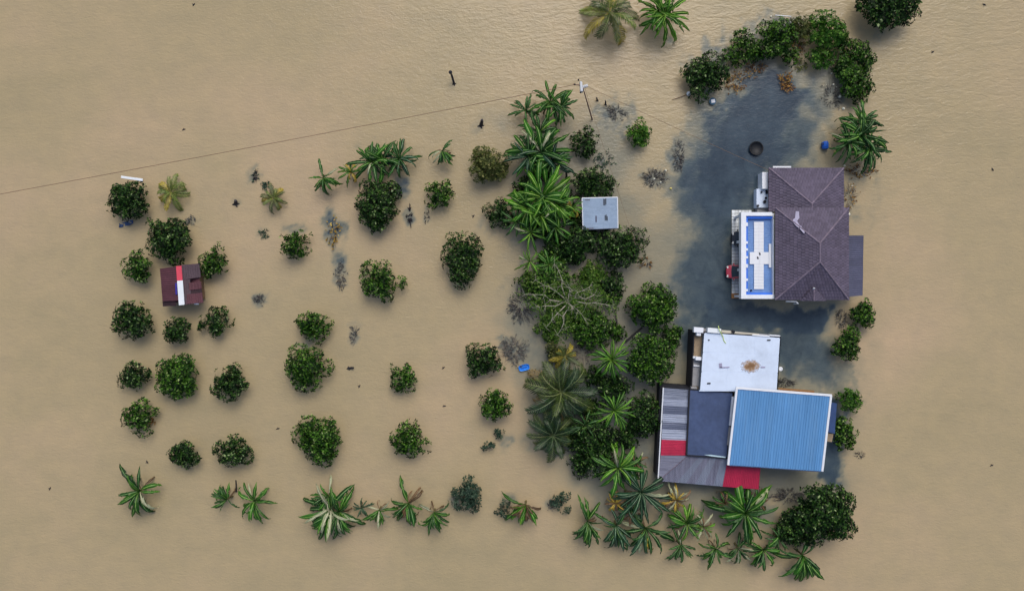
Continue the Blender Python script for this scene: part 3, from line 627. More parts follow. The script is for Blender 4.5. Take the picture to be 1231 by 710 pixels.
for (a, c_) in ((913.4, 305), (911, 309.8)):
    p = P(a, c_, 2.93); MB().box((p.x, p.y, 2.935), (.14, .28, .05), .3).build('roof_vent', M['black'], house)
p = P(903, 349, 2.9); MB().lathe((p.x, p.y, 2.78), [(.1, 0), (.1, .22), (.05, .25)], 10).build('drain', M['black'], house)
mb = MB(); mb.box(((gx0 + gx1) / 2 - .1, (cy0 + cy1) / 2, 2.58), (cx1 - cx0 - .1, cy1 - cy0 - .1, .06)); mb.build('carport_ceiling', M['white'], house)
for yy in (cy0 + .3, cy0 + 3.4, cy0 + 6.7, cy1 - .3): MB().box((cx0 + .32, yy, .2), (.28, .28, 4.7)).build('column', M['white'], house)
# porch floor under the carport: a slab of pale tiles just clear of the water
fx0, fy0, fx1, fy1 = corners(879.5, 252, 931, 357.5, .1)
d = MB().box(((fx0 + fx1) / 2 + .3, (fy0 + fy1) / 2, -.62), (fx1 - fx0 + .6, fy1 - fy0, 1.34)).build('porch_floor', M['grout'], house)
tl = MB()
for i in range(6):
    for j in range(26):
        tl.box((fx0 + .22 + i * .40, fy0 + .21 + j * (fy1 - fy0 - .04) / 26, .057 + .003 * R.random()), (.36, .36, .035))
tl.build('floor_tiles', M['paver'], d, kind='stuff')
q = corners(879.5, 352.5, 891, 358.5, .2); MB().box(((q[0] + q[2]) / 2, (q[1] + q[3]) / 2, .13), (q[2] - q[0], q[3] - q[1], .14)).build('doorstep', M['brownboard'], house)
# tank slab and ledge at the upper left corner
q = corners(916.3, 207, 923.5, 227, 1.5); MB().box(((q[0] + q[2]) / 2, (q[1] + q[3]) / 2, .0), (q[2] - q[0], q[3] - q[1], 3.0)).build('white_cabinet', M['white'], house, bevel=.03)
q = corners(909.5, 227, 924, 249.5, 1.0); lp = MB().box(((q[0] + q[2]) / 2, (q[1] + q[3]) / 2, -.35), (q[2] - q[0], q[3] - q[1], 2.7)).build('concrete_ledge', M['deckwhite'], house)
for (a, c_, r_) in ((915.2, 231, .11), (920.8, 229.5, .1), (921.5, 232, .14), (920.5, 238, .14), (919, 242.5, .2), (910.8, 247.5, .16), (921.8, 230.6, .12)):
    p = P(a, c_, 1.05); MB().lathe((p.x, p.y, 1.0), [(r_ * .8, 0), (r_, .12), (r_ * .9, .2), (r_ * .3, .17)], 9).build('black_pot', M['black'], house)
q = corners(910, 249.5, 923, 255, .7); MB().box(((q[0] + q[2]) / 2, (q[1] + q[3]) / 2, -.5), (q[2] - q[0], q[3] - q[1] - .03, 2.4)).build('step_block', M['greyfloor'], house)
q = corners(929.3, 199.8, 951, 202.2, 1.95); MB().box(((q[0] + q[2]) / 2, (q[1] + q[3]) / 2, 1.9), (q[2] - q[0], q[3] - q[1], .14)).build('gutter', M['pvc'], house)
a, c_ = P(944.7, 362, 3.4), P(957, 362.3, 3.4); MB().tube([a, c_, c_ + Vector((.22, -.2, 0)), c_ + Vector((.24, -.25, -1.2))], .075, 7).build('drain_pipe', M['pvc'], house)

# ---- south house: white flat roof, navy flat roof, blue metal roof, zinc lean-to with red sheets
S0 = P(905, 500, 0); south = empty('metal_roofed_house', (S0.x, S0.y, 0), "house with a white flat roof, large blue metal roof and zinc lean-to", 'house')
def quad(pts, h): return [P(x, y, h if not hasattr(h, '__len__') else h[i]) for i, (x, y) in enumerate(pts)]
def inset(q, d):
    c = sum(q, Vector()) / 4; return [p + (c - p).normalized() * d for p in q]
WQ = quad([(845.8, 399.8), (938.7, 405.8), (934.6, 470), (840.6, 470)], 3.3)
dk = MB().prism(WQ, thick=.25).build('flat_roof', M['deckwhite'], south)
MB().prism([Vector((p.x, p.y, 0)) for p in inset(WQ, .25)], -2.2, 3.05).build('wall', M['wall'], south)
sm = MB()      # raised seams of the roofing membrane, pieced panels
def wq(u, v, dz=0): return lerp4(WQ, u, v) + Vector((0, 0, dz))
for i in range(3):
    for j in range(3):
        u0, u1, v0, v1 = (i + .015) / 3.02 + .004, (i + .985) / 3.02, (j + .02) / 3.02 + .004, (j + .98) / 3.02
        MB().prism([wq(u0, v0, .018), wq(u1, v0, .018), wq(u1, v1, .018), wq(u0, v1, .018)], thick=.016 + .002 * R.random()).build('roof_membrane', M['deckwhite'], dk)
mS, t, b = nodes("rusty_puddle_stain"); tc = N(t, "ShaderNodeTexCoord"); nz = N(t, "ShaderNodeTexNoise"); nz.inputs['Scale'].default_value = 2.6; nz.inputs['Detail'].default_value = 6; t.links.new(tc.outputs['Object'], nz.inputs[0])
mp = N(t, "ShaderNodeMapping"); mp.inputs['Scale'].default_value = (.85, 1.35, 1); t.links.new(tc.outputs['Object'], mp.inputs[0])
ln = N(t, "ShaderNodeVectorMath", operation='LENGTH'); t.links.new(mp.outputs[0], ln.inputs[0])
ad = N(t, "ShaderNodeMath", operation='MULTIPLY_ADD'); t.links.new(nz.outputs[0], ad.inputs[0]); ad.inputs[1].default_value = 1.5; ad.inputs[2].default_value = -.75
a2 = N(t, "ShaderNodeMath", operation='ADD'); t.links.new(ln.outputs['Value'], a2.inputs[0]); t.links.new(ad.outputs[0], a2.inputs[1])
cc = ramp(t, [(.25, srgb(120, 88, 54)), (.55, srgb(150, 122, 92)), (.9, srgb(196, 196, 204)), (1.0, srgb(200, 207, 222))], a2.outputs[0]); t.links.new(cc, b.inputs['Base Color']); b.inputs['Roughness'].default_value = .6
mr = N(t, "ShaderNodeMapRange"); mr.inputs[1].default_value = .75; mr.inputs[2].default_value = 1.02; mr.inputs[3].default_value = 1; mr.inputs[4].default_value = 0; t.links.new(a2.outputs[0], mr.inputs[0]); t.links.new(mr.outputs[0], b.inputs['Alpha'])
p = P(902.6, 439.8, 3.32); st = MB(); st.add([(1.45 * math.cos(k / 12 * math.pi), 1.05 * math.sin(k / 12 * math.pi), 0) for k in range(24)], [tuple(range(24))])
o = st.build('rust_stain', mS, None); o.parent = dk; o.location = p + Vector((0, 0, .014)) - S0
for (a, c_, w_, h_) in ((924, 408.6, .4, .14), (852, 460.5, .4, .16), (866, 439, .35, .5), (871, 441.2, 1.1, .12), (852, 408.5, .15, .15), (917, 441, .5, .15)):
    p = P(a, c_, 3.3); MB().box((p.x, p.y, 3.345), (w_, h_, .06), .05).build('roof_hatch' if w_ > .3 else 'drain', M['black'] if w_ < .5 and h_ < .2 else M['patch'], dk)
# thin dark upstand round the white roof
for (u0, v0, u1, v1) in ((0, 0, 1, 0), (1, 0, 1, .98), (0, 0, 0, .98)):
    a, c_ = wq(u0, v0), wq(u1, v1); d_ = (c_ - a); nrm = Vector((d_.y, -d_.x, 0)).normalized() * (-1 if (u0, v0, u1, v1) == (0, 0, 0, .98) else 1)
    if (u0, u1) == (0, 1): nrm = Vector((0, 1, 0))
    MB().prism([a, c_, c_ + nrm * .14, a + nrm * .14], thick=.22).build('roof_edge', M['black'], south)
# ledge on the left and the clutter along the top
lg = quad([(834.6, 397), (845.0, 399.0), (839.6, 468), (831.6, 467.5)], 2.5)
MB().prism([Vector((p.x, p.y, 0)) for p in lg], -2.2, 2.46).build('ledge', M['tanfloor'], south)
MB().prism(quad([(834, 431), (842, 432), (840, 464), (831.8, 463.5)], 2.52), thick=.06).build('ledge_cover', M['greyfloor'], south)
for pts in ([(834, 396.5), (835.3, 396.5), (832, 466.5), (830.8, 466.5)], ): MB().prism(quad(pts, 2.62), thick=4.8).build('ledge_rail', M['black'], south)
tb = MB(); tb.prism(quad([(838, 393.8), (938.5, 403.2), (938.5, 405.4), (845, 399.4), (838, 398.4)], 3.0), thick=.5); tb.build('top_parapet', M['greyfloor'], south)
for (a, c_, w_, l_, z, mt) in ((840, 396.5, 1.1, .6, 3.25, 'white'), (840.2, 400.8, .5, .5, 3.1, 'white'), (858.8, 397.2, 1.55, .55, 3.55, 'hutwhite'), (873, 398.8, 1.1, .35, 3.25, 'wall'), (896, 401.0, 3.2, .25, 3.2, 'wall'), (915, 403.2, 2.0, .16, 3.4, 'white'), (931.5, 404.0, 1.2, .3, 3.3, 'white'), (836, 429.5, .5, .25, 2.9, 'white'), (840.5, 430.8, .8, .4, 3.2, 'white'), (837.5, 439.5, .7, .15, 2.7, 'pvc'), (834.5, 466, .7, .25, 2.8, 'greyfloor')):
    p = P(a, c_, z); MB().box((p.x, p.y, z - .3), (w_, l_, .6), -.08).build('rooftop_block', M[mt], south, bevel=.02)
p = P(881.5, 398.5, 3.2); MB().lathe((p.x, p.y, 2.8), [(.18, 0), (.18, .5), (.08, .55)], 8).build('vent_pipe', M['black'], south)
pts = [P(863.5, 391.5, 3.7), P(864.5, 396, 3.8), P(869, 404, 3.36), P(870, 409, 3.36), P(872.5, 412.3, 3.36)]; MB().tube(pts, .05, 5).build('hose', surf("lime_hose", srgb(190, 210, 120), .5, .05, 1), south)
# navy deck
NQ = quad([(829.2, 468), (880.5, 471.5), (873.4, 549.8), (825.8, 546.6)], 3.0)
MB().prism(NQ, thick=.18).build('navy_roof', M['navy'], south); MB().prism([Vector((p.x, p.y, 0)) for p in inset(NQ, .4)], -2.2, 2.8).build('wall', M['wall'], south)
def nq(u, v, dz=0): return lerp4(NQ, u, v) + Vector((0, 0, dz))
for (u0, v0, u1, v1) in ((0, 0, 1, .0), (0, .0, .0, 1), (0, 1, 1, 1)):
    a, c_ = nq(u0, v0, .03), nq(u1, v1, .03); c0 = nq(.5, .5); nrm = ((a + c_) / 2 - c0); nrm.z = 0; nrm.normalize(); nrm = nrm * .11
    MB().prism([a - nrm * .5, c_ - nrm * .5, c_ + nrm, a + nrm], thick=.2).build('roof_edge', M['black'], south)
MB().prism([nq(.42, .975, .12), nq(.6, .968, .12), nq(.97, .982, .12), nq(.97, 1.0, .12), nq(.6, .99, .12)], thick=.05).build('edge_trim', surf("pale_cyan_trim", srgb(180, 206, 216), .3, .05, 2), south)
MB().prism([nq(.985, .06, .25), nq(1.03, .06, .25), nq(1.03, .5, .25), nq(.985, .5, .25)], thick=.3).build('side_parapet', M['white'], south)
MB().prism([nq(.985, .53, .2), nq(1.03, .53, .2), nq(1.02, .8, .2), nq(.975, .8, .2)], thick=.3).build('side_parapet', M['greyfloor'], south)
# blue metal roof
BQ = quad([(885.6, 466), (998.8, 474.8), (988.2, 566), (875.2, 558.4)], (4.3, 4.3, 3.7, 3.7))
sheets(south, BQ, 12, M['blue_sheet'], 3, .055, 'roof_sheet', jit=.01)
def bq(u, v, dz=0): return lerp4(BQ, u, v) + Vector((0, 0, dz))
for nm, (u0, v0, u1, v1) in (('ridge_trim', (-.008, 0, 1.008, 0)), ('verge_trim', (0, .004, 0, 1)), ('verge_trim', (1, .004, 1, 1))):
    a, c_ = bq(u0, v0, .1), bq(u1, v1, .1); d_ = (c_ - a).normalized(); s_ = Vector((-d_.y, d_.x, 0)).normalized() * .12; MB().prism([a - s_, c_ - s_, c_ + s_, a + s_], thick=.2).build(nm, M['pvc'], south)
a, c_ = bq(0.01, 1.004, -.02), bq(.99, 1.004, -.02); MB().tube([a, c_], .07, 6).build('gutter', M['navy'], south)
MB().prism([Vector((p.x, p.y, 0)) for p in inset(BQ, .9)], -2.2, 3.55).build('wall', M['wall'], south)
for u in (.25, .6): 
    p = bq(u, 1); win(south, (p.x, p.y + .62, 2.0), 1.5, 1.1, -.07)
# boards and a small lean roof beside the blue roof
MB().prism(quad([(936, 466), (979, 469.2), (979, 472.5), (936, 471)], 3.4), thick=.12).build('fascia_board', M['brownboard'], south)
MB().prism(quad([(998, 483), (1006, 484.5), (1003.5, 521), (995, 519)], (2.6, 2.2, 2.2, 2.6)), thick=.06).build('side_awning', surf("navy_awning", srgb(52, 74, 118), .6, .2, 1), south)
MB().prism(quad([(995, 521), (1002, 521), (1000, 531), (994, 530)], 2.2), thick=.06).build('side_awning', M['tanfloor'], south)
# zinc lean-to
def zs(pts, h, n, mats, ribs=5, flip=False): sheets(south, quad(pts, h), n, mats, ribs, .06, 'zinc_sheet', jit=.012)
Zh, Zl = 2.75, 2.1
L = lambda v: (798 - 2.7 * v * 62 / 62, 466 + 62 * v); Rr = lambda v: (830 - 2.0 * v, 468.2 + 61 * v)
bands = [(0, .14, 'zinc'), (.14, .22, 'zinc_light'), (.22, .34, 'zinc_light'), (.34, .5, 'zinc_dark'), (.5, .66, 'zinc_light'), (.66, .80, 'zinc_dark'), (.80, 1.0, 'zinc_light')]
for (a, c_, mt) in bands: zs([L(c_), L(a), Rr(a), Rr(c_)], (Zl, Zl, Zh, Zh), 1, M[mt + '_x'], 4)
zs([(794.2, 547), (795.3, 528), (828, 529.2), (826.5, 547)], (Zl, Zl, Zh, Zh), 2, M['red_sheet'], 5)
# corner: left face below the red band, cut by a hip; then the bottom face with vertical ribs
tri = quad([(794.2, 547), (826.5, 547.5), (791.5, 577.5)], (Zl, Zh, Zl)); 
for k in range(3):
    f0, f1 = k / 3, (k + 1) / 3
    a0, a1 = tri[0].lerp(tri[2], f0), tri[0].lerp(tri[2], f1); b0, b1 = tri[1].lerp(tri[2], f0), tri[1].lerp(tri[2], f1); sheets(south, [a1, a0, b0, b1], 1, M['zinc_purple_x'], 5, .035, 'zinc_sheet')
tp = lambda u: (826.5 + 48 * u, 547.6 + 3.6 * u); bt = lambda u: (791.5 + 77 * u, 577.6 + 6.6 * u)
for k in range(7):
    a, c_ = k / 7, (k + 1) / 7; zs([bt(a), bt(c_), tp(c_), tp(a)], (Zl, Zl, Zh, Zh), 1, M[['zinc_purple', 'zinc_purple', 'zinc', 'zinc_purple', 'zinc', 'zinc_purple', 'zinc'][k] + '_y'], 5)
zs([(868.6, 584.4), (912, 587.6), (914.5, 556), (874.6, 552)], (Zl, Zl, Zh, Zh), 4, M['red_sheet'], 5)
ridge(south, tri[2], tri[1], .05)
a, c_ = P(797.4, 465.6, Zl + .06), P(791.0, 578, Zl + .06); MB().tube([a, c_], .08, 6).build('gutter', M['pvc'], south)
MB().prism(quad([(793.6, 461.5), (797.6, 463.5), (791.6, 570), (788.6, 570)], 1.7), thick=3.9).build('under_eave_shade', M['black'], south)  # black strip added for reflection and shade under the eave, no wall here
MB().prism(quad([(794, 461.5), (830, 464), (830, 466.5), (797, 464.5)], 1.75), thick=3.9).build('under_eave_shade', M['black'], south)  # same added strip of under-eave shade along the top edge
MB().tube([P(797, 465, Zl), P(830, 467, Zh)], .08, 5).build('verge_trim', M['black'], south)
mb = MB()
for (x, y) in ((798, 470), (796, 500), (794.5, 530), (793.5, 574), (830, 578), (866, 580), (908, 584)): p = P(x, y, 2.0); mb.box((p.x + .12, p.y + .1, -.1), (.1, .1, 4.2))
mb.build('posts', M['wood'], south)
MB().prism([Vector((p.x, p.y, 0)) for p in quad([(801, 472), (835, 472), (830, 560), (797, 560)], 2.1)], -2.2, 1.9).build('wall', M['wood'], south)

# ---- red hut in the orchard
hq = P(219, 342, 0); hut = empty('red_hut', (hq.x, hq.y, 0), "small hut with a rusty maroon sheet roof and a red and white ridge strip", 'hut')
Hr, He = 2.6, 1.9
rl = lambda v: (212.6 + 2.2 * v, 317.5 + 50 * v)
def hs(pts, hts, mt, n=1, ribs=4, dz=0): sheets(hut, [p + Vector((0, 0, dz)) for p in quad(pts, hts)], n, M[mt] if isinstance(mt, str) else [M[x] for x in mt], ribs, .045, 'roof_sheet', jit=.03)
hs([(194.0, 343), (192.3, 322.8), (214, 320), (214.5, 342)], (He, He, Hr, Hr), 'maroon', 2)
hs([(195.4, 362), (194.0, 343), (214.5, 342), (215, 361)], (He - .03, He - .03, Hr - .03, Hr - .03), 'maroon', 2)
hs([(196, 368.2), (195.4, 362), (212, 361), (212, 367.5)], (He - .25, He - .25, Hr - .45, Hr - .45), 'maroon_dark', 1)
hs([(217.5, 318.5), (240.3, 316.5), (241.5, 333), (219, 336)], (Hr, He, He, Hr), ['slate_dark', 'slate_dark'], 2)
hs([(219, 335), (228.5, 334), (230, 365), (221, 366)], (Hr, He + .35, He + .35, Hr), 'slate_dark', 1, dz=-.02)
hs([(227, 340), (242, 338), (243, 347), (228, 348.5)], (He + .42, He, He, He + .42), 'maroon', 1, dz=.05)
hs([(228, 346), (242.5, 344.5), (243, 353), (229, 354)], (He + .38, He, He, He + .38), 'maroon_dark', 1, dz=-.03)
hs([(222.5, 354), (243.2, 351.5), (244.8, 363.5), (224, 365.5)], (He + .55, He, He, He + .55), 'maroon', 2, dz=.03)
MB().prism(quad([(211.5, 319.8), (218, 319.2), (219.4, 336.6), (212.8, 337.2)], Hr + .12), thick=.06).build('red_ridge_sheet', M['hutred'], hut)
MB().prism(quad([(212.8, 337.4), (219.6, 336.8), (221.8, 366), (215, 366.8)], Hr + .16), thick=.06).build('white_ridge_sheet', M['hutwhite'], hut)
MB().prism(quad([(197, 325), (238, 321), (243, 362), (199, 364)], 1.72), thick=.05).build('roof_underlay', M['maroon'], hut)
MB().prism(quad([(210.5, 340), (212.6, 340), (213.2, 354), (211, 354)], Hr + .08), thick=.05).build('blue_flashing', surf("dark_blue_flashing", srgb(54, 44, 140), .6, .2, 1), hut)
MB().prism(quad([(232.5, 364), (239, 364.3), (238.5, 366), (234, 366)], He), thick=.08).build('gutter_piece', M['pvc'], hut)
wq_ = quad([(195, 325), (239, 321), (242, 361), (197, 363)], 1.6); mb = MB(); mb.prism([Vector((p.x, p.y, 0)) for p in inset(wq_, .3)], -2.2, 1.7); mb.build('wall', M['wood'], hut)
p = P(241, 342, 1.2); MB().box((p.x - .35, p.y - .3, .3), (.06, .9, 2.2)).build('door', M['brownboard'], hut)

# ---- small pump shed with a pale grey sheet roof
pq = P(721, 257, 0); shed = empty('metal_shed', (pq.x, pq.y, 0), "small square shed with a pale grey sheet metal roof beside the brightest banana clump", 'shed')
PQ = quad([(699.8, 238.2), (742.2, 237.2), (742.8, 274.2), (701, 275.8)], (2.3, 2.5, 2.5, 2.3))
sheets(shed, [PQ[0], PQ[3], PQ[2], PQ[1]], 5, M['pumpsheet'], 5, .03, 'roof_sheet', jit=.01)
def pqf(u, v, dz=0): return lerp4(PQ, u, v) + Vector((0, 0, dz))
for (a, c_) in ((0, 1), (1, 2), (2, 3), (3, 0)):
    p0, p1 = PQ[a] + Vector((0, 0, -.03)), PQ[c_] + Vector((0, 0, -.03)); MB().tube([p0, p1], .07, 6).build('eave_trim', M['pvc'] if a != 2 else M['slate_sheet'], shed)
for u, v0, v1 in ((.60, .04, .25), (.63, .05, .25), (.66, .03, .22), (.63, .57, .74), (.66, .55, .74), (.69, .6, .74)):
    MB().prism([pqf(u, v0, .05), pqf(u + .02, v0, .05), pqf(u + .02, v1, .05), pqf(u, v1, .05)], thick=.012).build('roof_slot', M['black'], shed)
MB().prism([pqf(.36, .58, .05), pqf(.40, .58, .05), pqf(.40, .78, .05), pqf(.36, .78, .05)], thick=.012).build('roof_slot', M['slate_sheet'], shed)
for u0, u1, v in ((.07, .22, .055), (.03, .3, .965)): MB().prism([pqf(u0, v, .05), pqf(u1, v, .05), pqf(u1, v + .02, .05), pqf(u0, v + .02, .05)], thick=.012).build('roof_slot', M['slate_dark'], shed)
MB().prism([Vector((p.x, p.y, 0)) for p in inset(PQ, .45)], -2.2, 2.2).build('wall', M['greyfloor'], shed)

# ------------------------------------------------------------------ plants: the orchard on the left
OR = 'young fruit trees in the flooded orchard'
bush(154, 239, 27, 25, "round dark green fruit tree with a long white board lying along its top edge", 'dark', irr=.15, dens=1.2)
bush(203, 286, 31, 28, "wide two-lobed fruit tree just above the small red hut", 'dark', irr=.3)
bush(166, 323, 19, 23, "narrow ragged fruit tree on the left of the red hut", 'mid', irr=.4, dens=.8)
bush(258, 316, 19, 22, "leafy fruit tree touching the upper right corner of the red hut", 'mid', irr=.35)
bush(158, 387, 26, 24, "broad dark fruit tree below and left of the red hut", 'dark', irr=.2)
bush(213, 396, 20, 19, "small fruit tree straight below the red hut", 'dark', irr=.35, dens=.85)
bush(259, 388, 19, 20, "small fruit tree below and right of the red hut, rightmost of its row of three", 'dark', irr=.35)
bush(161, 453, 20, 18, "small dark fruit tree beside the left flank of a large pale-tipped round tree", 'dark', irr=.35)
bush(212, 453, 28, 28, "large round fruit tree with pale leaf tips, biggest on the far left plot", 'mid', irr=.15, dens=1.2)
bush(276, 460, 20, 23, "oval fruit tree at the right end of the row two rows below the red hut", 'dark', irr=.2)
bush(166, 501, 23, 20, "lopsided fruit tree with thin foliage and a brown broken lower right side", 'mid', irr=.45, dens=.75)
bush(222, 545, 20, 18, "small squarish fruit tree, left one of a pair above the lowest left banana plants", 'dark', irr=.3, dens=.9)
bush(281, 542, 22, 22, "round fruit tree, right one of a pair above the lowest left banana plants", 'dark', irr=.2)
bush(355, 293, 21, 20, "loose fruit tree left of the long dark smear with an orange dead plant", 'mid', irr=.4, dens=.8)
bush(376, 391, 24, 18, "flat ragged fruit tree touching the top of a rounder tree below it", 'mid', irr=.4)
bush(366, 443, 30, 28, "bushy fruit tree with shiny pale leaves below a ragged smaller one", 'mid', irr=.25)
bush(387, 528, 29, 34, "largest fruit tree in the middle of the orchard, taller than wide", 'mid', irr=.2, dens=1.1)
bush(453, 247, 26, 34, "tall oval dark fruit tree directly below the paired banana plants", 'dark', irr=.15, dens=1.2)
bush(459, 338, 27, 22, "wide spreading fruit tree with jagged outline in the open middle of the orchard", 'mid', irr=.35)
bush(558, 311, 27, 33, "ragged upright fruit tree right of the open orchard middle, left of the thicket", 'dark', irr=.42, dens=.9)
bush(486, 455, 20, 18, "sparse notched fruit tree alone in the open water, smallest in its row", 'mid', irr=.5, dens=.7)
bush(492, 528, 21, 24, "upright fruit tree with two horn-like top shoots in the second lowest row", 'mid', irr=.35)
bush(581, 435, 24, 23, "dense fruit tree left of the purple drowned shrub and the blue basin", 'dark', irr=.25)
bush(593, 486, 25, 19, "spiky fruit tree below the dense one beside the blue basin", 'mid', irr=.4)
bush(588, 536, 11, 10, "half drowned little fruit tree with two separate leafy tufts", 'blue', irr=.5, dens=.8, lobes=5, hz=.7)
bush(602, 520, 10, 9, "upper blue-green tuft of foliage breaking the water below the spiky fruit tree", 'blue', 'drowned_shrub', 'shrub', irr=.5, dens=.7, lobes=5, hz=.6)
bush(529, 235, 20, 17, "flat topped fruit tree right of two floating dark logs", 'mid', irr=.4, dens=.9)
bush(586, 200, 26, 24, "yellowish fruit tree left of the tall banana clump, with a long left lobe", 'olive', irr=.35)
bush(704, 174, 19, 18, "round fruit tree below the utility pole", 'dark', irr=.25)
bush(768, 161, 17, 17, "bright round fruit tree standing alone right of the utility pole", 'bright', irr=.15, dens=1.1)
bush(562, 594, 18, 24, "oval blue-green drowned fruit tree in the lowest row between banana plants", 'blue', irr=.25)
bush(605, 609, 9, 14, "thin drowned sapling just left of a red-tipped banana plant", 'blue', irr=.4, dens=.8, lobes=6, hz=.9)
bush(675, 603, 12, 16, "small grey-green drowned sapling alone right of the red-tipped banana plant", 'blue', irr=.4, dens=.9, lobes=6, hz=.9)
# small trees right of the houses
RG = 'small round trees in a line by the houses'
bush(1037, 377, 18, 18, "round clipped tree touching the lower right corner of the brown tiled house", 'mid', group=RG, irr=.1, dens=1.3)
bush(1020, 414, 17, 23, "oval clipped tree second from the brown tiled house, facing the white flat roof", 'mid', group=RG, irr=.15, dens=1.3)
bush(1022, 478, 15, 15, "smallest clipped tree, by the top right corner of the blue roof", 'bright', group=RG, irr=.2, dens=1.2)
bush(1016, 522, 15, 21, "oval clipped tree right of the middle of the blue roof, lowest of its line", 'mid', group=RG, irr=.15, dens=1.3)
# big trees
bush(990, 617, 40, 38, "biggest spreading tree, with yellow-green leaves below the blue roofed house", 'dark', group=None, irr=.12, dens=1.35, hz=3.0, zc=1.0, leaf=.42)
bush(953, 634, 22, 26, "dark shaded tree tucked against the left side of the biggest tree", 'dark', group=None, irr=.25, dens=1.1, hz=1.6)
bush(1066, 9, 37, 28, "large dark tree cut off by the top edge right of the hedge", 'dark', group=None, irr=.15, dens=1.3, hz=2.6, zc=.8, leaf=.42)
# hedge round the yard
HG = 'hedge bushes along the flooded yard'
bush(848, 91, 27, 26, "rounded dark hedge bush at the far left end of the hedge", 'dark', 'hedge_bush', 'bush', HG, irr=.2, dens=1.1)
bush(881, 69, 15, 14, "small hedge bush between the left end bush and a taller shoot", 'mid', 'hedge_bush', 'bush', HG, irr=.25)
bush(910, 62, 16, 14, 'low hedge bush joining the thin one to the full bush at the bend', 'mid', 'hedge_bush', 'bush', HG, irr=.3)
bush(948, 66, 15, 12, 'low hedge bush below the narrow olive one, beside reddish dry twigs', 'mid', 'hedge_bush', 'bush', HG, irr=.3)
bush(1012, 52, 14, 16, 'hedge bush linking the glossy corner bush to the right side', 'mid', 'hedge_bush', 'bush', HG, irr=.3)
bush(1012, 82, 14, 12, 'shaded low hedge bush inside the right corner of the yard', 'dark', 'hedge_bush', 'bush', HG, irr=.3)
bush(1022, 88, 14, 14, 'hedge bush between the two right side bushes', 'bright', 'hedge_bush', 'bush', HG, irr=.3)
bush(895, 52, 14, 18, "thin hedge bush with bluish gaps, third from the left end", 'mid', 'hedge_bush', 'bush', HG, irr=.4, dens=.8)
bush(934, 46, 24, 26, "full green hedge bush at the bend above the brown dead twigs", 'mid', 'hedge_bush', 'bush', HG, irr=.2, dens=1.1, hz=2.0)
bush(962, 34, 16, 18, "narrow olive hedge bush wedged between two large ones at the top of the yard", 'olive', 'hedge_bush', 'bush', HG, irr=.3)
bush(993, 38, 26, 22, "largest glossy hedge bush at the upper right corner of the yard", 'bright', 'hedge_bush', 'bush', HG, irr=.2, dens=1.15, hz=2.1)
bush(987, 68, 17, 17, "hedge bush hanging into the yard below the largest glossy one", 'bright', 'hedge_bush', 'bush', HG, irr=.3)
bush(1030, 70, 22, 19, "hedge bush on the right side of the yard, below the cropped dark tree", 'mid', 'hedge_bush', 'bush', HG, irr=.2, dens=1.1)
bush(1029, 102, 21, 20, "lowest hedge bush on the right, just above the big banana clump", 'mid', 'hedge_bush', 'bush', HG, irr=.2, dens=1.1)
shrub_dead(885, 97, 16, 16, "rust brown dying shrub with thin leaves inside the left of the hedge", 'rust', 110, 50, 'twig_dark', .5, HG, 'dead_shrub')
shrub_dead(908, 80, 18, 12, "brown and purple twiggy shrub between the dying shrub and the hedge bend", 'rust', 60, 60, 'twig_dark', .5, HG, 'dead_shrub')
shrub_dead(957, 56, 12, 14, "reddish dry shrub between two big hedge bushes", 'rust', 100, 40, 'twig_dark', .8, HG, 'dead_shrub')
shrub_dead(962, 77, 9, 9, "yellow-green tuft at the edge of the clear grey water", 'olive', 90, 20, 'twig', .5, HG, 'weed_tuft', 'weed')
shrub_dead(945, 98, 10, 13, "orange brown dead shrub standing alone in the clear grey yard water", 'rust', 160, 40, 'twig_dark', .5, HG, 'dead_shrub')
shrub_dead(1000, 118, 16, 22, "heap of dark twigs in front of the banana clump by the hedge", 'grey', 50, 50, 'twig_dark', .35, HG, 'dead_shrub')
# thicket in the middle
TH = 'trees of the middle thicket'
bush(600, 256, 19, 17, "low dark bush sticking out on the left of the tall banana clump", 'dark', group=TH, irr=.35)
bush(713, 222, 30, 21, "dark bush behind the top edge of the small grey metal roof", 'dark', group=TH, irr=.25, hz=1.6)
bush(688, 292, 36, 24, "dark shaded bush below and left of the small grey metal roof", 'dark', group=TH, irr=.3, hz=1.6)
bush(746, 298, 31, 28, "full dark tree below the right corner of the small grey metal roof", 'dark', group=TH, irr=.25, hz=1.9)
bush(735, 347, 16, 24, "narrow tree hanging below the full tree beside open brown water", 'dark', group=TH, irr=.35)
bush(664, 338, 26, 26, "green tree above the bare pale branches of the dying tree", 'mid', group=TH, irr=.35, hz=1.6)
bush(712, 396, 30, 24, "green tree at the lower right of the bare pale branches", 'mid', group=TH, irr=.3, hz=1.6)
bush(788, 372, 28, 33, "tall round tree with pale leaves by the grey water, upper one of two", 'mid', group=TH, irr=.2, hz=2.3, dens=1.1)
bush(783, 432, 28, 34, "tall tree by the grey water, lower one of two, above the zinc roof", 'mid', group=TH, irr=.22, hz=2.3, dens=1.1)
bush(741, 466, 22, 18, "dark tree squeezed between two bright banana plants", 'dark', group=TH, irr=.3)
bush(775, 500, 24, 28, "black-green tree against the left edge of the zinc roof", 'dark', group=TH, irr=.3, hz=1.8)
bush(714, 536, 32, 38, "largest dark tree of the thicket's lower part, under a bright banana plant", 'dark', group=TH, irr=.25, hz=2.0)
bush(698, 560, 14, 16, "dark leafy lobe at the lower left foot of the thicket", 'dark', group=TH, irr=.35)
bush(652, 352, 16, 18, "small dark bush at the left rim of the dying tree", 'mid', group=TH, irr=.4, dens=.8)

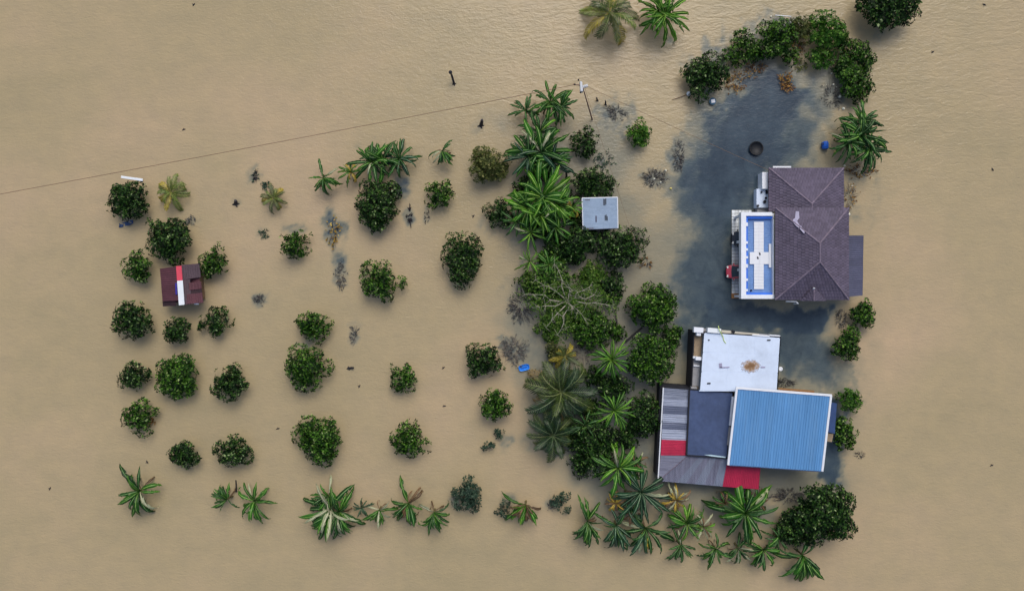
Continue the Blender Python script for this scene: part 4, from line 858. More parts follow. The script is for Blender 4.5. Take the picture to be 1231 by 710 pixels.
# dying tree with bare pale limbs
def dying_tree(px, py):
    p = P(px, py, 2.2); root = empty('dying_tree', (p.x, p.y, 0), "dying tree with long bare pale branches and thin olive leaves in the middle thicket", 'tree')
    g_ = random.Random(4); mb = MB(); trunk(mb, (p.x, p.y, -2.2), (p.x, p.y, 2.0), .22, .14, 8, 5); mb.build('trunk', M['bark'], root)
    ends = []
    for tx, ty in ((632, 352), (640, 372), (672, 402), (682, 345), (668, 318), (712, 340), (735, 366), (700, 382), (690, 372), (655, 395), (645, 335), (720, 355)):
        e = P(tx, ty, 2.2); mb = MB(); pts = [Vector((p.x, p.y, 1.9))]
        for i in range(1, 6):
            q = pts[0].lerp(e, i / 5) + Vector((g_.uniform(-.25, .25), g_.uniform(-.25, .25), .7 * math.sin(i / 5 * 2.6) + g_.uniform(-.1, .1))); pts.append(q)
        mb.tube(pts, [.09, .07, .055, .042, .03, .016], 5)
        for q in pts[2:]:
            for _ in range(3):
                a = g_.uniform(0, 6.28); l = g_.uniform(.4, 1.1); e2 = q + Vector((math.cos(a) * l, math.sin(a) * l, g_.uniform(-.1, .3))); m2 = q.lerp(e2, .5) + Vector((0, 0, .12)); mb.tube([q, m2, e2], [.022, .015, .008], 4, cap=False); ends += [e2, m2, e2 - Vector((0, 0, .5))]
        mb.build('bare_branch', M['twig_pale'], root)
    lb = MB()
    for i in range(4200):
        c_ = g_.choice(ends) + Vector((g_.gauss(0, .42), g_.gauss(0, .42), g_.uniform(-.8, .0))); a = g_.uniform(0, 6.28); L = g_.uniform(.18, .36); d = Vector((math.cos(a), math.sin(a), g_.uniform(-.3, .3))); s_ = Vector((-d.y, d.x, 0)) * L * .2
        lb.add([c_, c_ + d * L * .5 + s_, c_ + d * L, c_ + d * L * .5 - s_], [(0, 1, 2, 3)])
    lb.build('crown', LM['feather'], root)
dying_tree(683, 362)
bush(684, 372, 30, 24, "low green undergrowth bush beneath the dying tree's bare branches", 'feather', 'undergrowth_bush', 'bush', TH, irr=.5, dens=.6, hz=.8)
UG = 'undergrowth filling the middle thicket'
for px, py, rx, ry, mt, lab in ((652, 273, 18, 18, 'dark', 'dark undergrowth between the slim bright banana plant and the metal roof'), (668, 308, 24, 16, 'mid', 'green undergrowth right of the lowest bright star-shaped banana plant'), (636, 338, 16, 12, 'feather', 'pale feathery undergrowth just below the lowest bright star-shaped banana plant'), (712, 332, 22, 20, 'feather', "feathery olive undergrowth above the right end of the dying tree's branches"), (662, 392, 20, 18, 'feather', "feathery undergrowth at the lower left of the dying tree's branches"), (668, 424, 16, 14, 'olive', 'olive undergrowth between the dying tree and the largest olive palm'), (716, 452, 16, 14, 'dark', 'dark undergrowth left of the bright fan-like banana plant'), (708, 490, 20, 16, 'dark', 'dark undergrowth right of the largest olive palm'), (690, 524, 18, 18, 'dark', 'dark undergrowth right of the dark narrow-fronded palm'), (752, 524, 18, 18, 'dark', 'dark undergrowth under the bright spiky banana plant'), (742, 398, 12, 14, 'mid', 'small undergrowth bush just above the bright fan-like banana plant'), (690, 262, 16, 12, 'dark', "dark undergrowth against the metal roof's left edge"), (628, 224, 14, 14, 'dark', 'dark undergrowth at the upper left foot of the brightest banana clump'), (652, 205, 18, 14, 'dark', 'dark undergrowth between the tall dark banana clump and the brightest one'), (758, 560, 14, 16, 'dark', 'dark undergrowth left of the red zinc sheet'), (808, 404, 12, 16, 'mid', 'narrow undergrowth where the two tall round trees meet')):
    bush(px, py, rx, ry, lab, mt, 'undergrowth_bush', 'bush', UG, irr=.35, hz=.9)

# drowned shrubs
shrub_dead(627, 366, 20, 26, "grey purple drowned shrub with dense twigs left of the dying tree", 'grey', 170, 120, 'twig_dark', .5)
shrub_dead(618, 421, 22, 20, "purplish drowned shrub just above the blue basin", 'grey', 160, 110, 'twig', .4)
shrub_dead(700, 424, 20, 16, "brownish drowned twigs above the upper palm of the thicket", 'grey', 60, 60, 'twig', .5)
shrub_dead(786, 214, 20, 13, "grey bare drowned shrub alone right of the small grey metal roof", 'grey', 60, 90, 'twig_dark', .5)
shrub_dead(399, 279, 10, 22, "orange yellow dead plant in a long dark smear of drowned leaves", 'yellowing', 70, 40, 'twig_dark', .5)
shrub_dead(410, 330, 8, 20, "faint grey twigs trailing below the orange dead plant", 'grey', 50, 46, 'twig_dark', .15)
shrub_dead(425, 403, 6, 15, "thin grey twigs breaking the water right of the flat ragged fruit tree", 'grey', 30, 30, 'twig', .12)
shrub_dead(312, 360, 8, 7, "tiny dark star of drowned twigs right of the red hut", 'grey', 30, 40, 'twig_dark', .25)
shrub_dead(306, 211, 5, 9, "small black stump with weed left of the yellowing little palm", 'blue', 16, 24, 'wet', .35, thick=.05)
shrub_dead(318, 224, 9, 4, "short run of dark drowned leaves at the foot of the yellowing little palm", 'blue', 50, 12, 'wet', .2)
shrub_dead(319, 281, 7, 7, "few blue-green leaves floating left of a loose fruit tree", 'blue', 40, 10, 'wet', .15)
shrub_dead(492, 260, 5, 16, "dark forked drowned branch between the tall oval tree and the flat topped tree", None, 0, 22, 'wet', .25, thick=.06)
shrub_dead(513, 262, 4, 13, "thinner broken drowned branch right of the forked one", None, 0, 14, 'wet', .2, thick=.04)
shrub_dead(741, 135, 16, 12, "sunken grey leaves and twigs right of the utility pole", 'grey', 70, 50, 'twig_dark', .1)
shrub_dead(727, 192, 14, 12, "blue-grey drowned leaves below the round tree under the utility pole", 'blue', 70, 30, 'twig_dark', .15)
shrub_dead(816, 188, 8, 22, "long sunken patch of grey twigs at the left rim of the yard water", 'grey', 70, 60, 'twig_dark', .1)
shrub_dead(776, 316, 11, 9, "small brown sprig of twigs below the full dark tree by the metal roof", 'rust', 24, 30, 'twig_dark', .3)
shrub_dead(1022, 236, 12, 18, "brown twigs and a bent pale stick at the right corner of the tiled house", 'rust', 40, 44, 'twig', .5)
shrub_dead(1035, 204, 24, 10, "scattered brown drowned stems below the big banana clump by the hedge", 'rust', 60, 50, 'twig_dark', .25)
shrub_dead(1034, 546, 8, 6, "few bare twigs below the lowest clipped tree", None, 0, 30, 'twig_dark', .25)
shrub_dead(950, 596, 26, 12, "comb of dark bare twigs between the blue roof and the biggest tree", 'grey', 60, 80, 'twig_dark', .5)
shrub_dead(1012, 384, 9, 14, "dark dry stems on the left side of the tree at the tiled house's corner", 'grey', 40, 50, 'twig_dark', .35)
shrub_dead(945, 460, 16, 6, "row of dark stems at the right edge of the white flat roof", 'grey', 50, 60, 'wet', .4)
shrub_dead(663, 606, 6, 8, "drowned grey tuft right beside the red-tipped banana plant", 'grey', 40, 20, 'twig_dark', .2)
shrub_dead(228, 264, 8, 4, "dark purple leaves drifting right of the wide two-lobed tree", 'grey', 40, 10, 'twig_dark', .12)
shrub_dead(180, 507, 7, 5, "brown withered twigs at the lower right of the lopsided fruit tree", 'rust', 40, 20, 'twig_dark', .4)

# bananas
BG = 'banana plants in the flooded garden'
banana(165, 591, 25, "banana plant with a bright white leaf at the lowest left of the orchard", 'green,deep', 11, bias=-2.2, dead=3)
banana(271, 601, 16, "small banana plant left of a thin dark stick in the lowest row", 'deep,green', 9, bias=3.0)
banana(304, 603, 20, "spreading banana plant right of a thin dark stick in the lowest row", 'green', 10, bias=-1.6)
banana(397, 611, 29, "large banana clump with pale dry leaves in the lowest row", 'deep,green,green,green,deep,pale', 14, stems=[(0, 0, 1), (9, 5, .8), (-4, -14, .6)], bias=-1.9, dead=4)
banana(434, 611, 10, "tiny dark banana shoot between the large clump and a pale-leaved plant", 'blue', 7, hgt=.8, dead=1)
banana(455, 614, 16, "small banana plant with one white leaf, second right of the large clump", 'green,green,green,pale', 9, bias=-1.8)
banana(490, 606, 22, "upright banana plant with dark red tips in the lowest row", 'deep,deep,green,dead', 11, bias=-1.6, dead=3)
banana(521, 617, 19, "banana plant with a brown hanging leaf, left of the oval drowned tree", 'deep,green', 10, bias=-1.4, dead=3)
banana(632, 608, 21, "red-tipped banana plant with bright green lower leaves", 'lime,green,dead', 13, bias=-1.6, dead=4)
banana(707, 627, 22, "banana plant at the left end of the lower right row, brown tips on top", 'deep,green', 12, bias=-1.5, dead=4)
banana(741, 606, 13, "dying banana plant with yellow and orange leaves beside a bluish one", 'yellow,dead', 9, dead=3)
banana(741, 632, 23, "dark banana plant right below the yellow dying one", 'deep,blue', 11, bias=-1.4, dead=3)
banana(772, 592, 28, "bluish banana plant with narrow leaves left of the zinc roof's lower corner", 'blue', 16, hgt=2.2, spread=.75)
banana(777, 636, 28, "banana plant with a big orange hanging leaf", 'deep,deep,blue,yellow,deep', 11, bias=-1.6, dead=3)
banana(814, 602, 17, "withered yellow and brown banana plant just under the zinc roof", 'dead,yellow,pale', 10, dead=5)
banana(827, 630, 19, "banana plant with a pale lime leaf, below the withered yellow one", 'green,lime,deep', 11, dead=3)
banana(819, 656, 17, "dark banana plant at the bottom of the column under the zinc roof", 'deep', 9, bias=-1.6)
banana(897, 617, 31, "large star-shaped banana plant below the red roof sheets", 'green,deep', 15, hgt=2.0)
banana(862, 661, 17, "banana plant left of three along the bottom, below the star-shaped one", 'deep,green', 9, bias=-1.7)
banana(889, 660, 17, "banana plant in the middle of three along the bottom with a white stem cut", 'deep', 9, bias=-1.7)
banana(919, 662, 20, "banana plant right of three along the bottom with drooping dark leaves", 'deep,green', 10, bias=-1.5)
banana(966, 668, 26, "lowest banana plant under the biggest tree with a brown leaf to the right", 'green,deep', 11, bias=-1.5, dead=3)
banana(1037, 161, 31, "big dark banana clump between the hedge and the blue barrel", 'deep,green,deep', 14, hgt=2.4, stems=[(0, 0, 1), (-14, 8, .8), (10, 16, .8), (2, -16, .7)], dead=3)
banana(531, 180, 18, "lone small banana plant with white-edged leaves left of the thicket", 'deep,green,deep', 10, dead=3, bias=-1.5)
banana(387, 213, 20, "banana plant at the left end of a row above the tall oval tree", 'green,deep', 12, bias=-1.2)
banana(421, 206, 16, "yellow-tipped banana plant squeezed between two greener ones", 'lime,green,yellow', 9)
banana(447, 194, 27, "wide banana plant left of the dark one above the tall oval tree", 'green,deep', 12, stems=[(0, 0, 1), (12, -3, .9)])
banana(479, 190, 23, "dark banana plant with bare midribs at the right end of its row", 'deep,blue', 12, dead=3)
banana(632, 131, 19, "banana plant at the upper left tip of the thicket", 'deep', 10)
banana(662, 121, 26, "banana plant beside the utility pole, top of the thicket", 'green,deep', 12, hgt=2.2, stems=[(0, 0, .9), (12, 6, .8)])
banana(649, 158, 25, "shaded banana plant with a pale green shoot in the upper thicket", 'deep', 12, hgt=2.2)
banana(650, 182, 36, "tall dark banana clump with arching leaves in the upper thicket", 'deep,blue,green', 16, hgt=2.6, stems=[(0, 0, 1), (-14, 4, .75), (14, 10, .7)], dead=3)
banana(652, 237, 37, "brightest banana clump left of the small grey metal roof", 'green,lime', 15, hgt=2.8, stems=[(0, 0, 1), (-16, 12, .75), (16, 8, .75), (-2, 20, .7)])
banana(688, 248, 16, "banana plant with a yellow hanging leaf at the metal roof's left edge", 'lime,yellow,green,pale', 9, hgt=2.4)
banana(638, 279, 22, "slim bright banana plant below the brightest clump", 'lime,green', 11, hgt=2.2, spread=.8)
banana(637, 314, 17, "lowest bright star-shaped banana plant on the thicket's left side", 'lime', 11, hgt=2.0, spread=.7)
banana(736, 432, 25, "bright fan-like banana plant in the lower thicket above another bright one", 'lime,green', 17, hgt=2.4, spread=.75)
banana(739, 494, 25, "bright spiky banana plant level with the top of the navy roof", 'lime,green', 15, hgt=2.4, spread=.75)
banana(744, 563, 29, "bright banana plant at the thicket's lower end left of the red zinc sheet", 'green,lime', 14, hgt=2.4)
banana(800, 17, 32, "bright banana clump at the top edge beside a drooping palm", 'lime,green', 16, hgt=2.2, stems=[(0, 0, 1), (-8, -6, .8)], spread=.75)

banana(621, 266, 19, "dark half shaded banana plant left of the brightest banana clump's lower edge", 'deep', 10, hgt=2.0)
banana(668, 272, 21, "shaded banana plant between the slim bright one and the metal roof", 'deep,green', 11, hgt=2.2)
banana(660, 318, 17, "green banana plant right of the lowest bright star-shaped one", 'green', 10, hgt=1.9)
banana(704, 512, 18, "dark banana plant between the narrow-fronded palm and the bright spiky banana", 'deep', 10, hgt=2.2)
banana(765, 556, 17, "brown-leaved banana plant beside the red zinc sheet", 'deep,dead,dead', 9, hgt=2.0)
banana(846, 634, 14, "small lime and pale banana plant right of the column under the zinc roof", 'lime,pale,dead', 8)
banana(873, 606, 13, "withered brown banana plant at the upper left of the large star-shaped one", 'dead,dead,deep', 9)
banana(912, 602, 15, "dark brownish banana plant at the upper right of the large star-shaped one", 'deep,dead', 9)
banana(938, 648, 14, "dark banana plant between the bottom three and the biggest tree", 'deep', 9)
banana(760, 616, 14, "brown dry banana plant under the bluish narrow-leaved one", 'dead,deep,blue', 9)
# palms
palm(733, 14, 37, "drooping coconut palm with yellowing fronds at the top edge", 'olive,lime,olive,yellow', 15, 2.4)
palm(675, 472, 42, "largest olive coconut palm in the lower thicket", 'olive,dark,olive,dry', 20, 2.6, width=1.1)
palm(665, 524, 33, "dark narrow-fronded palm below the largest olive palm", 'dark,olive', 19, 2.2, width=1.0)
palm(204, 231, 22, "young coconut palm with yellow outer fronds beside the white board's tree", 'lime,yellow,lime', 13, 1.2)
palm(328, 238, 17, "little yellowing palm with a dark stump at its upper left", 'lime,olive,yellow', 13, .8)
palm(680, 428, 18, "small sparse yellow-green palm above the largest olive palm", 'olive,yellow', 11, 1.6)

# ------------------------------------------------------------------ cars under the carport
def paint(name, col):
    m, t, b = nodes(name); b.inputs['Base Color'].default_value = (*col, 1); b.inputs['Roughness'].default_value = .3; b.inputs['Coat Weight'].default_value = .6; b.inputs['Coat Roughness'].default_value = .08
    tc = N(t, "ShaderNodeTexCoord"); nz = N(t, "ShaderNodeTexNoise"); nz.inputs['Scale'].default_value = 6; nz.inputs['Detail'].default_value = 5; t.links.new(tc.outputs['Object'], nz.inputs[0])
    t.links.new(mixc(t, ramp(t, [(.5, (0, 0, 0)), (.75, (.35, .35, .35))], nz.outputs[0]), col, tuple(c * .6 + .05 for c in col)), b.inputs['Base Color']); return m
M['tyre'] = surf("tyre_rubber", srgb(34, 34, 36), .85, .2, 5); M['rim'] = surf("wheel_rim", srgb(150, 152, 156), .35, .1, 5, metal=.8)
m, t, b = nodes("headlight_glass"); b.inputs['Base Color'].default_value = (.75, .75, .72, 1); b.inputs['Roughness'].default_value = .1; M['lamp'] = m
m, t, b = nodes("tail_light"); b.inputs['Base Color'].default_value = (.35, .02, .02, 1); b.inputs['Roughness'].default_value = .15; M['tail'] = m
def car(px, py, label, mat, Lc=4.0, Wc=1.68, hood=.85):
    """px,py: nose of the car in the picture; it points left (-x) under the carport"""
    p = P(px, py, .7); x0, y0 = p.x, p.y; z = .08; root = empty('car', (x0 + Lc / 2, y0, z), label, 'car', 'cars parked under the carport')
    # lower body: stations along the length: (x, half width at belt, z belt, z bottom)
    st = [(0, .52, .56, .34), (.1, .66, .66, .24), (.35, .77, .78, .2), (hood, .82, .92, .2), (1.9, .84, .95, .2), (3.0, .84, .96, .2), (3.6, .80, .96, .22), (3.9, .72, .84, .28), (Lc, .6, .7, .36)]
    V = []; F = []
    for x, hw, zb, zl in st:
        hw *= Wc / 1.68
        for (yy, zz) in ((-hw * .86, zl), (-hw, zl + .14), (-hw, zb - .1), (-hw * .9, zb), (-hw * .45, zb + .03), (hw * .45, zb + .03), (hw * .9, zb), (hw, zb - .1), (hw, zl + .14), (hw * .86, zl)): V.append((x0 + x, y0 + yy, z + zz))
    m_ = 10; F = [(i * m_ + j, i * m_ + (j + 1) % m_, (i + 1) * m_ + (j + 1) % m_, (i + 1) * m_ + j) for i in range(len(st) - 1) for j in range(m_)] + [tuple(range(m_)), tuple(reversed(range((len(st) - 1) * m_, len(st) * m_)))]
    mb = MB(); mb.add(V, F); o = mb.build('body', mat, root, smooth=True); o.modifiers.new('sub', 'SUBSURF').levels = 2; o.modifiers['sub'].render_levels = 2
    bm = bmesh.new(); bm.from_mesh(o.data); bmesh.ops.recalc_face_normals(bm, faces=bm.faces); bm.to_mesh(o.data); bm.free()
    wb, wt = Wc / 2 - .1, Wc / 2 - .24
    a, b1, c_, d_ = hood - .02, hood + .82, 2.95, 3.62; zb, zr = z + .95, z + 1.45
    mb = MB(); mb.prism([(x0 + b1 - .04, y0 - wt, zr), (x0 + c_ + .05, y0 - wt, zr), (x0 + c_ + .05, y0 + wt, zr), (x0 + b1 - .04, y0 + wt, zr)], thick=.06); mb.build('roof', mat, root, bevel=.04)
    Vg = lambda pts: MB().add([(x0 + x, y0 + y, zz) for x, y, zz in pts], [(0, 1, 2, 3)])
    Vg([(a, -wb, zb), (a - .08, 0, zb + .01), (b1 - .04, 0, zr - .015), (b1, -wt, zr - .02)]).add([(x0 + a - .08, y0, zb + .01), (x0 + a, y0 + wb, zb), (x0 + b1, y0 + wt, zr - .02), (x0 + b1 - .04, y0, zr - .015)], [(0, 1, 2, 3)]).build('windscreen', M['glass'], root)
    Vg([(d_, wb, zb), (d_, -wb, zb), (c_, -wt, zr - .02), (c_, wt, zr - .02)]).build('rear_window', M['glass'], root)
    for s in (1, -1):
        Vg([(a + .1, s * wb, zb), (d_ - .1, s * wb, zb), (c_, s * wt, zr - .03), (b1, s * wt, zr - .03)]).build('side_window', M['glass'], root)
        mb = MB(); mb.tube([(x0 + a, y0 + s * wb, zb), (x0 + b1, y0 + s * wt, zr)], .045, 5); mb.build('pillar', mat, root)
        mb = MB(); mb.tube([(x0 + c_, y0 + s * wt, zr), (x0 + d_, y0 + s * wb, zb)], .05, 5); mb.build('pillar', mat, root)
        mb = MB(); mb.box((x0 + hood + .18, y0 + s * (Wc / 2 + .06), z + .98), (.12, .2, .13)); mb.build('wing_mirror', mat, root, bevel=.03)
        mb = MB(); mb.box((x0 + .16, y0 + s * .52, z + .67), (.2, .3, .12), s * .35); mb.build('headlight', M['lamp'], root, bevel=.03)
        mb = MB(); mb.box((x0 + Lc - .1, y0 + s * .55, z + .72), (.1, .25, .2), -s * .3); mb.build('tail_light', M['tail'], root, bevel=.02)
        for xx in (.78, 3.15):
            c0 = Vector((x0 + xx, y0 + s * (Wc / 2 - .13), z + .29)); tyre = MB().tube([c0 - Vector((0, .1, 0)), c0 + Vector((0, .1, 0))], .29, 18).build('wheel', M['tyre'], root)
            MB().tube([c0 + Vector((0, s * .09, 0)), c0 + Vector((0, s * .112, 0))], .18, 12).build('rim', M['rim'], tyre)
    MB().box((x0 + .02, y0, z + .43), (.06, 1.0, .16)).build('grille', M['black'], root)
    MB().box((x0 - .015, y0, z + .42), (.02, .46, .11)).build('number_plate', M['black'], root)
    return root
car(873, 326.5, "red car poking its bonnet out from under the white carport roof", paint("red_car_paint", (.50, .045, .075)), hood=.6)
car(879.5, 286.5, "black car mostly hidden under the white carport roof, beside the red one", paint("black_car_paint", (.012, .013, .016)), Wc=1.75, hood=.42)

# ------------------------------------------------------------------ utility pole and wires
M['concrete'] = surf("pole_concrete", srgb(140, 108, 92), .85, .2, 2); M['tin'] = surf("pale_grey_tin", srgb(196, 200, 204), .5, .1, 2); M['wire'] = surf("wire_brown", srgb(122, 98, 76), .7, .1, 2)
pt, pb = P(701, 106.5, 6.6), P(712, 144, 0); pole = empty('utility_pole', pb, "leaning utility pole with a pale transformer box, above the top of the thicket", 'pole')
d_ = (pt - pb); MB().tube([pb - d_.normalized() * 2.3, pb, pt], [.10, .09, .06], 8).build('pole', M['concrete'], pole)
q = quad([(697.2, 97.5), (699.8, 98), (701.2, 109.5), (697.8, 110)], 6.9); MB().prism(q, thick=.7).build('transformer_box', M['tin'], pole, bevel=.04)
a, c_ = P(689, 101, 6.5), P(706, 104.5, 6.5); MB().tube([a, c_], .06, 6).build('crossarm', M['concrete'], pole)
for (x, y) in ((691, 101.5), (695.5, 96), (698, 111), (703.5, 104)):
    p = P(x, y, 6.7); MB().lathe((p.x, p.y, 6.5), [(.05, 0), (.1, .1), (.06, .18), (.09, .25), (.03, .33)], 8).build('insulator', M['black'] if y > 100 and x < 700 or y < 99 else M['tin'], pole)
p = P(703.8, 103.5, 6.6); MB().box((p.x, p.y, 6.5), (.55, .3, .25), .3).build('lamp_head', M['tin'], pole)
def wire(pts, r, label, sag):
    a, c_ = pts; v = []
    for i in range(25):
        f = i / 24; q_ = a.lerp(c_, f); q_.z -= sag * 4 * f * (1 - f); v.append(q_)
    mb = MB(); mb.tube(v, r, 5); o = mb.build('power_line', M['wire']); tag(o, label, 'wire')
wire((P(691, 102, 6.7), P(-330, 293, 6.5)), .032, "thin power line running from the leaning pole across the brown water to the left edge", .8)
wire((P(705, 103.5, 6.7), P(925, 205, 2.2)), .02, "thin service wire from the leaning pole towards the brown tiled house", .2)
wire((P(703, 106, 6.4), P(766, 300, 2.0)), .015, "faint wire from the leaning pole down past the small metal roof", .2)

# ------------------------------------------------------------------ floating and standing odds and ends
def one(mb, name, mat, label, cat, group=None, bevel=0, smooth=False):
    o = mb.build(name, mat, None, bevel=bevel, smooth=smooth)
    c = Vector((sum(v.co.x for v in o.data.vertices), sum(v.co.y for v in o.data.vertices), 0)) / len(o.data.vertices)
    o.data.transform(Matrix.Translation(-c)); o.location = c; return tag(o, label, cat, group)
bp_ = surf("blue_plastic", srgb(24, 92, 190), .4, .12, 2)
p = P(992.3, 174.5, .4); drum = empty('blue_drum', (p.x, p.y, 0), "blue plastic drum floating on its side left of the big banana clump", 'drum')
MB().tube([p + Vector((-.05, .45, -.1)), p + Vector((-.04, .40, -.1)), p + Vector((0, .1, -.1)), p + Vector((.03, -.38, -.1)), p + Vector((.03, -.44, -.1))], [.28, .36, .40, .36, .28], 14).build('barrel', bp_, drum, smooth=False)
for f in (.2, -.18): MB().tube([p + Vector((-.02, f + .03, -.1)), p + Vector((-.02, f - .03, -.1))], .42, 14).build('hoop', bp_, drum)
MB().box(p + Vector((-.38, .15, .12)), (.22, .16, .2)).build('bung', surf("dark_blue_plastic", srgb(18, 46, 96), .5, .1, 2), drum)
p = P(909, 178.5, .2); tub = empty('black_tub', (p.x, p.y, 0), "round black tub floating in the clear grey yard water", 'tub')
MB().lathe((p.x, p.y, -.15), [(.62, 0), (.80, .36), (.84, .40), (.80, .43), (.72, .38), (.68, .26), (.05, .24)], 26).build('basin', surf("black_rubber", srgb(24, 26, 30), .6, .2, 2), tub, smooth=True)
mb = MB()
for k in range(26):
    a = 2 * math.pi * k / 26; b_ = 2 * math.pi * (k + 1) / 26; mb.tube([(p.x + .81 * math.cos(a), p.y + .81 * math.sin(a), .29), (p.x + .81 * math.cos(b_), p.y + .81 * math.sin(b_), .29)], .045, 5, cap=False)
mb.build('rim', M['tyre'], tub)
p = P(856.8, 121.8, .3); bk = empty('blue_bucket', (p.x, p.y, 0), "small blue bucket with a white lid below the left end of the hedge", 'bucket')
MB().lathe((p.x, p.y, -.1), [(.34, 0), (.40, .42), (.42, .44)], 16).build('tub', surf("dark_teal_plastic", srgb(20, 80, 110), .5, .1, 2), bk); MB().box((p.x + .03, p.y, .37), (.46, .42, .05), .2).build('lid', M['pvc'], bk, bevel=.02)
p = P(828.2, 112.3, .3); MBo = MB().lathe((p.x, p.y, -.05), [(.08, 0), (.24, .1), (.27, .26), (.2, .42), (.08, .48)], 12); one(MBo, 'white_jug', M['hutwhite'], "small white plastic jug at the lower left of the hedge's end bush", 'jug', smooth=True)
mb = MB().tube([P(828, 112.5, .12), P(822, 115.5, .08), P(808, 120, .05)], [.05, .05, .03], 5); one(mb, 'floating_stick', M['wood'], "thin stick floating left of the white plastic jug", 'stick')
p = P(630, 441.5, .2); ba = empty('blue_basin', (p.x, p.y, 0), "bright blue oblong basin floating under the purplish drowned shrub", 'basin')
ca = .25
def oblong(a, b_, n=20): return [(p.x + math.copysign(abs(math.cos(t_)) ** .6, math.cos(t_)) * a * math.cos(ca) - math.copysign(abs(math.sin(t_)) ** .6, math.sin(t_)) * b_ * math.sin(ca), p.y + math.copysign(abs(math.cos(t_)) ** .6, math.cos(t_)) * a * math.sin(ca) + math.copysign(abs(math.sin(t_)) ** .6, math.sin(t_)) * b_ * math.cos(ca)) for t_ in [2 * math.pi * k / n for k in range(n)]]
rings = [(.48, .22, -.1), (.62, .34, .24), (.66, .38, .26), (.60, .32, .24), (.5, .24, .06)]
V = [(x, y, z_) for a, b_, z_ in rings for x, y in oblong(a, b_)]; F = [(i * 20 + k, i * 20 + (k + 1) % 20, (i + 1) * 20 + (k + 1) % 20, (i + 1) * 20 + k) for i in range(4) for k in range(20)] + [tuple(range(80, 100)), tuple(reversed(range(20)))]
MB().add(V, F).build('shell', surf("bright_blue_plastic", srgb(40, 130, 225), .4, .08, 2), ba)
MB().box((p.x, p.y, .1), (.7, .1, .06), ca).build('strap', bp_, ba)
# white board on the round tree, blue tarpaulin
q = quad([(145.5, 211.2), (171.5, 214.8), (171.2, 217.8), (145.2, 214)], 1.9); wb_ = one(MB().prism(q, thick=.12), 'white_board', M['hutwhite'], "long white board lying along the top of the round dark tree at the left", 'board', bevel=.02)
q = []
g_ = random.Random(3); cx_, cy_ = 150, 268
V = []; F = []
for j in range(5):
    for i in range(9):
        pp = P(143 + i * 2.1 + g_.uniform(-.6, .6), 271.5 - i * .55 - j * 1.2 + 2 + g_.uniform(-.7, .7), max(-.05, .06 + .12 * math.sin(i * 1.3 + j) + g_.uniform(-.07, .07))); V.append(pp)
F = [(j * 9 + i, j * 9 + i + 1, (j + 1) * 9 + i + 1, (j + 1) * 9 + i) for j in range(4) for i in range(8)]
one(MB().add(V, F), 'tarpaulin', surf("dark_blue_tarp", srgb(52, 78, 120), .6, .2, 2), "crumpled dark blue tarpaulin half under water below the round dark tree", 'tarpaulin')
# posts and stumps standing in open water
def stump(px, py, tx, ty, h, r, label, head=False):
    a, c_ = P(px, py, 0), P(tx, ty, h); root = empty('stump', (a.x, a.y, 0), label, 'stump', 'dark stumps in open water')
    mb = MB(); mb.tube([a - (c_ - a) * .6 - Vector((0, 0, .8)), a, a.lerp(c_, .6) + Vector((.03, .02, 0)), c_], [r * 1.3, r * 1.1, r, r * .75], 8); mb.build('post', M['wet'], root)
    mb = MB()
    for k in range(4): an = k * 1.7; mb.tube([a + Vector((0, 0, .1)), a + Vector((math.cos(an) * r * 1.6, math.sin(an) * r * 1.6, .03)), a + Vector((math.cos(an) * r * 2.2, math.sin(an) * r * 2.2, -.06))], [r * .5, r * .4, r * .2], 5)
    mb.build('roots', M['wet'], root)
    if head: mb = MB(); mb.lathe((c_.x, c_.y, c_.z - .1), [(.1, 0), (.22, .08), (.2, .22), (.05, .28)], 9); mb.build('stub', M['black'], root)
stump(546, 101, 541.5, 87, 1.5, .13, "dark leaning stump alone in open water left of the utility pole, uppermost", True)
stump(578, 151, 579.5, 144, .9, .2, "black bird-like stump between the lone stump and the thicket's banana plants")
stump(283.5, 245, 283, 241, .5, .22, "small black stump in the open water left of the yellowing little palm")
stump(419, 442.5, 425, 441.8, .3, .13, "tiny dark snag in the open water right of the two joined trees")
stump(284, 590, 283.5, 577, 1.2, .09, "thin dark stick between the two lowest left banana plants")
stump(718, 121, 717, 117.5, .6, .09, "tiny dark peg just right of the utility pole")
stump(728, 126, 727.5, 121, .6, .09, "second dark peg right of the utility pole, next to sunken leaves")
stump(681, 215, 680.5, 207, 1.0, .13, "dark broken post standing behind the left end of the metal roof's bush")
stump(686, 248, 691, 243, 1.6, .12, "short pale-capped post against the upper left corner of the metal roof")
# boards and poles floating near the thicket
one(MB().tube([P(739.8, 371, .3), P(742, 390, .25), P(745, 409, .2)], .075, 6), 'floating_pole', M['wet'], "long thin dark pole between the dying tree's bush and the bright fan-like banana", 'pole')
one(MB().tube([P(751.5, 411, .2), P(761, 402.5, .25), P(772, 393.5, .3)], .11, 6), 'floating_pole', M['wet'], "short thick pole slanting up towards the tall round trees", 'pole')
one(MB().tube([P(932, 18.6, .5), P(951, 20, .5)], .06, 6), 'white_pipe', M['pvc'], "thin white pipe lying on the top rim of the hedge", 'pipe')
p = P(938.6, 443.2, 2.9); lp = empty('lamp_post', (p.x, p.y, 0), "short post with a square white cap at the right edge of the white flat roof", 'post')
MB().box((p.x, p.y, .3), (.12, .12, 5.0)).build('post', M['wood'], lp); MB().lathe((p.x, p.y, 2.7), [(.2, 0), (.24, .06), (.24, .18), (.12, .2), (.1, .15)], 12).build('cap', M['pvc'], lp)
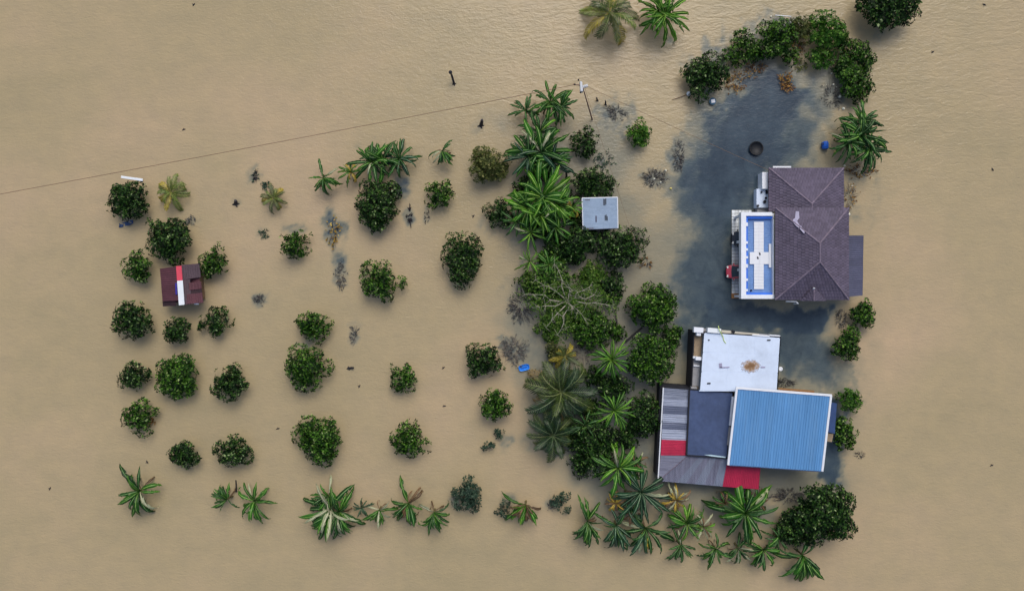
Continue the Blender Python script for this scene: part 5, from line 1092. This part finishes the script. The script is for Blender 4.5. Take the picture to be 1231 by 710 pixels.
# little white floats, bottles and coconuts
FG = 'small pale floats and coconuts on the water'
balls = [(800.5, 204.8, .13, "pale coconut at the upper right tip of the grey bare drowned shrub"), (786.5, 214.8, .12, "white float in the middle of the grey bare drowned shrub"), (784, 221.8, .1, "small white float at the lower edge of the grey bare drowned shrub"), (794.5, 219, .12, "white float at the lower right of the grey bare drowned shrub"), (806.5, 226.5, .15, "yellowish float in open water right of the grey bare drowned shrub"),
         (1002, 101.5, .13, "white bottle cap float at the right rim of the clear water, upper one"), (1006, 104.5, .1, "white float just below the upper one at the right rim of the clear water"), (1009.5, 116, .2, "largest white float beside the dark twig heap"), (1014, 130.5, .2, "pale round float at the upper left edge of the big banana clump"), (1004, 182.5, .16, "yellow float between the blue drum and the big banana clump"), (1015.5, 199, .12, "cream float at the lower left of the big banana clump"), (1024.5, 223.5, .12, "white float above the tiled house's right corner"), (1020.5, 257.5, .2, "white float lying against the right eave of the tiled house"),
         (927, 20, .12, "white float at the left end of the white pipe on the hedge"), (1000, 88, .1, "tiny white float under the lower hedge bushes"), (800, 215.5, .1, "tiny brown coconut right of the bare drowned shrub's middle")]
fm = surf("pale_float", srgb(222, 220, 200), .5, .08, 4); fy = surf("yellow_float", srgb(206, 190, 110), .5, .1, 4)
for (x, y, r, lab) in balls:
    if (x, y) == (1020.5, 257.5) or (x, y) == (1024.5, 223.5): pass
    p = P(x, y, .1); one(MB().lathe((p.x, p.y, -r * .6), [(r * .3, 0), (r * .85, r * .3), (r, r * .9), (r * .8, r * 1.45), (r * .3, r * 1.75)], 9), 'float', fy if 'yellow' in lab else fm, lab, 'float', FG, smooth=True)

DG = 'tiny dark specks of driftwood on open water'
for x, y, lab in ((233, 6, 'near the top edge on the left half'), (221, 156, 'in the bare upper left water above the power line'), (334, 515, 'between the pair of round trees and the largest orchard tree'), (60, 587, 'far left of the lowest banana plants'), (177, 555, 'above the banana plant with a bright white leaf'), (1183, 6, 'in the top right corner water'), (1121, 63, 'right of the hedge in open water'), (1193, 204, 'far right in the bare brown water'), (1192, 559, 'at the lower right in bare brown water'), (533, 442, 'right of the sparse notched tree, upper of two'), (534, 488, 'right of the sparse notched tree, lower of two'), (432, 464, 'below the tiny snag right of the two joined trees'), (569, 260, 'left of the low dark bush on the thicket')):
    p = P(x, y, 0); an = R.uniform(0, 3); mb = MB(); d_ = Vector((math.cos(an), math.sin(an), 0)) * .22
    mb.tube([p - d_ + Vector((0, 0, .01)), p + Vector((.03, .04, .05)), p + d_ + Vector((0, 0, .02))], [.03, .075, .04], 6); mb.tube([p, p + Vector((-d_.y, d_.x, .06)) * .9], [.05, .02], 5)
    one(mb, 'driftwood', M['wet'], 'tiny dark driftwood speck ' + lab, 'driftwood', DG)
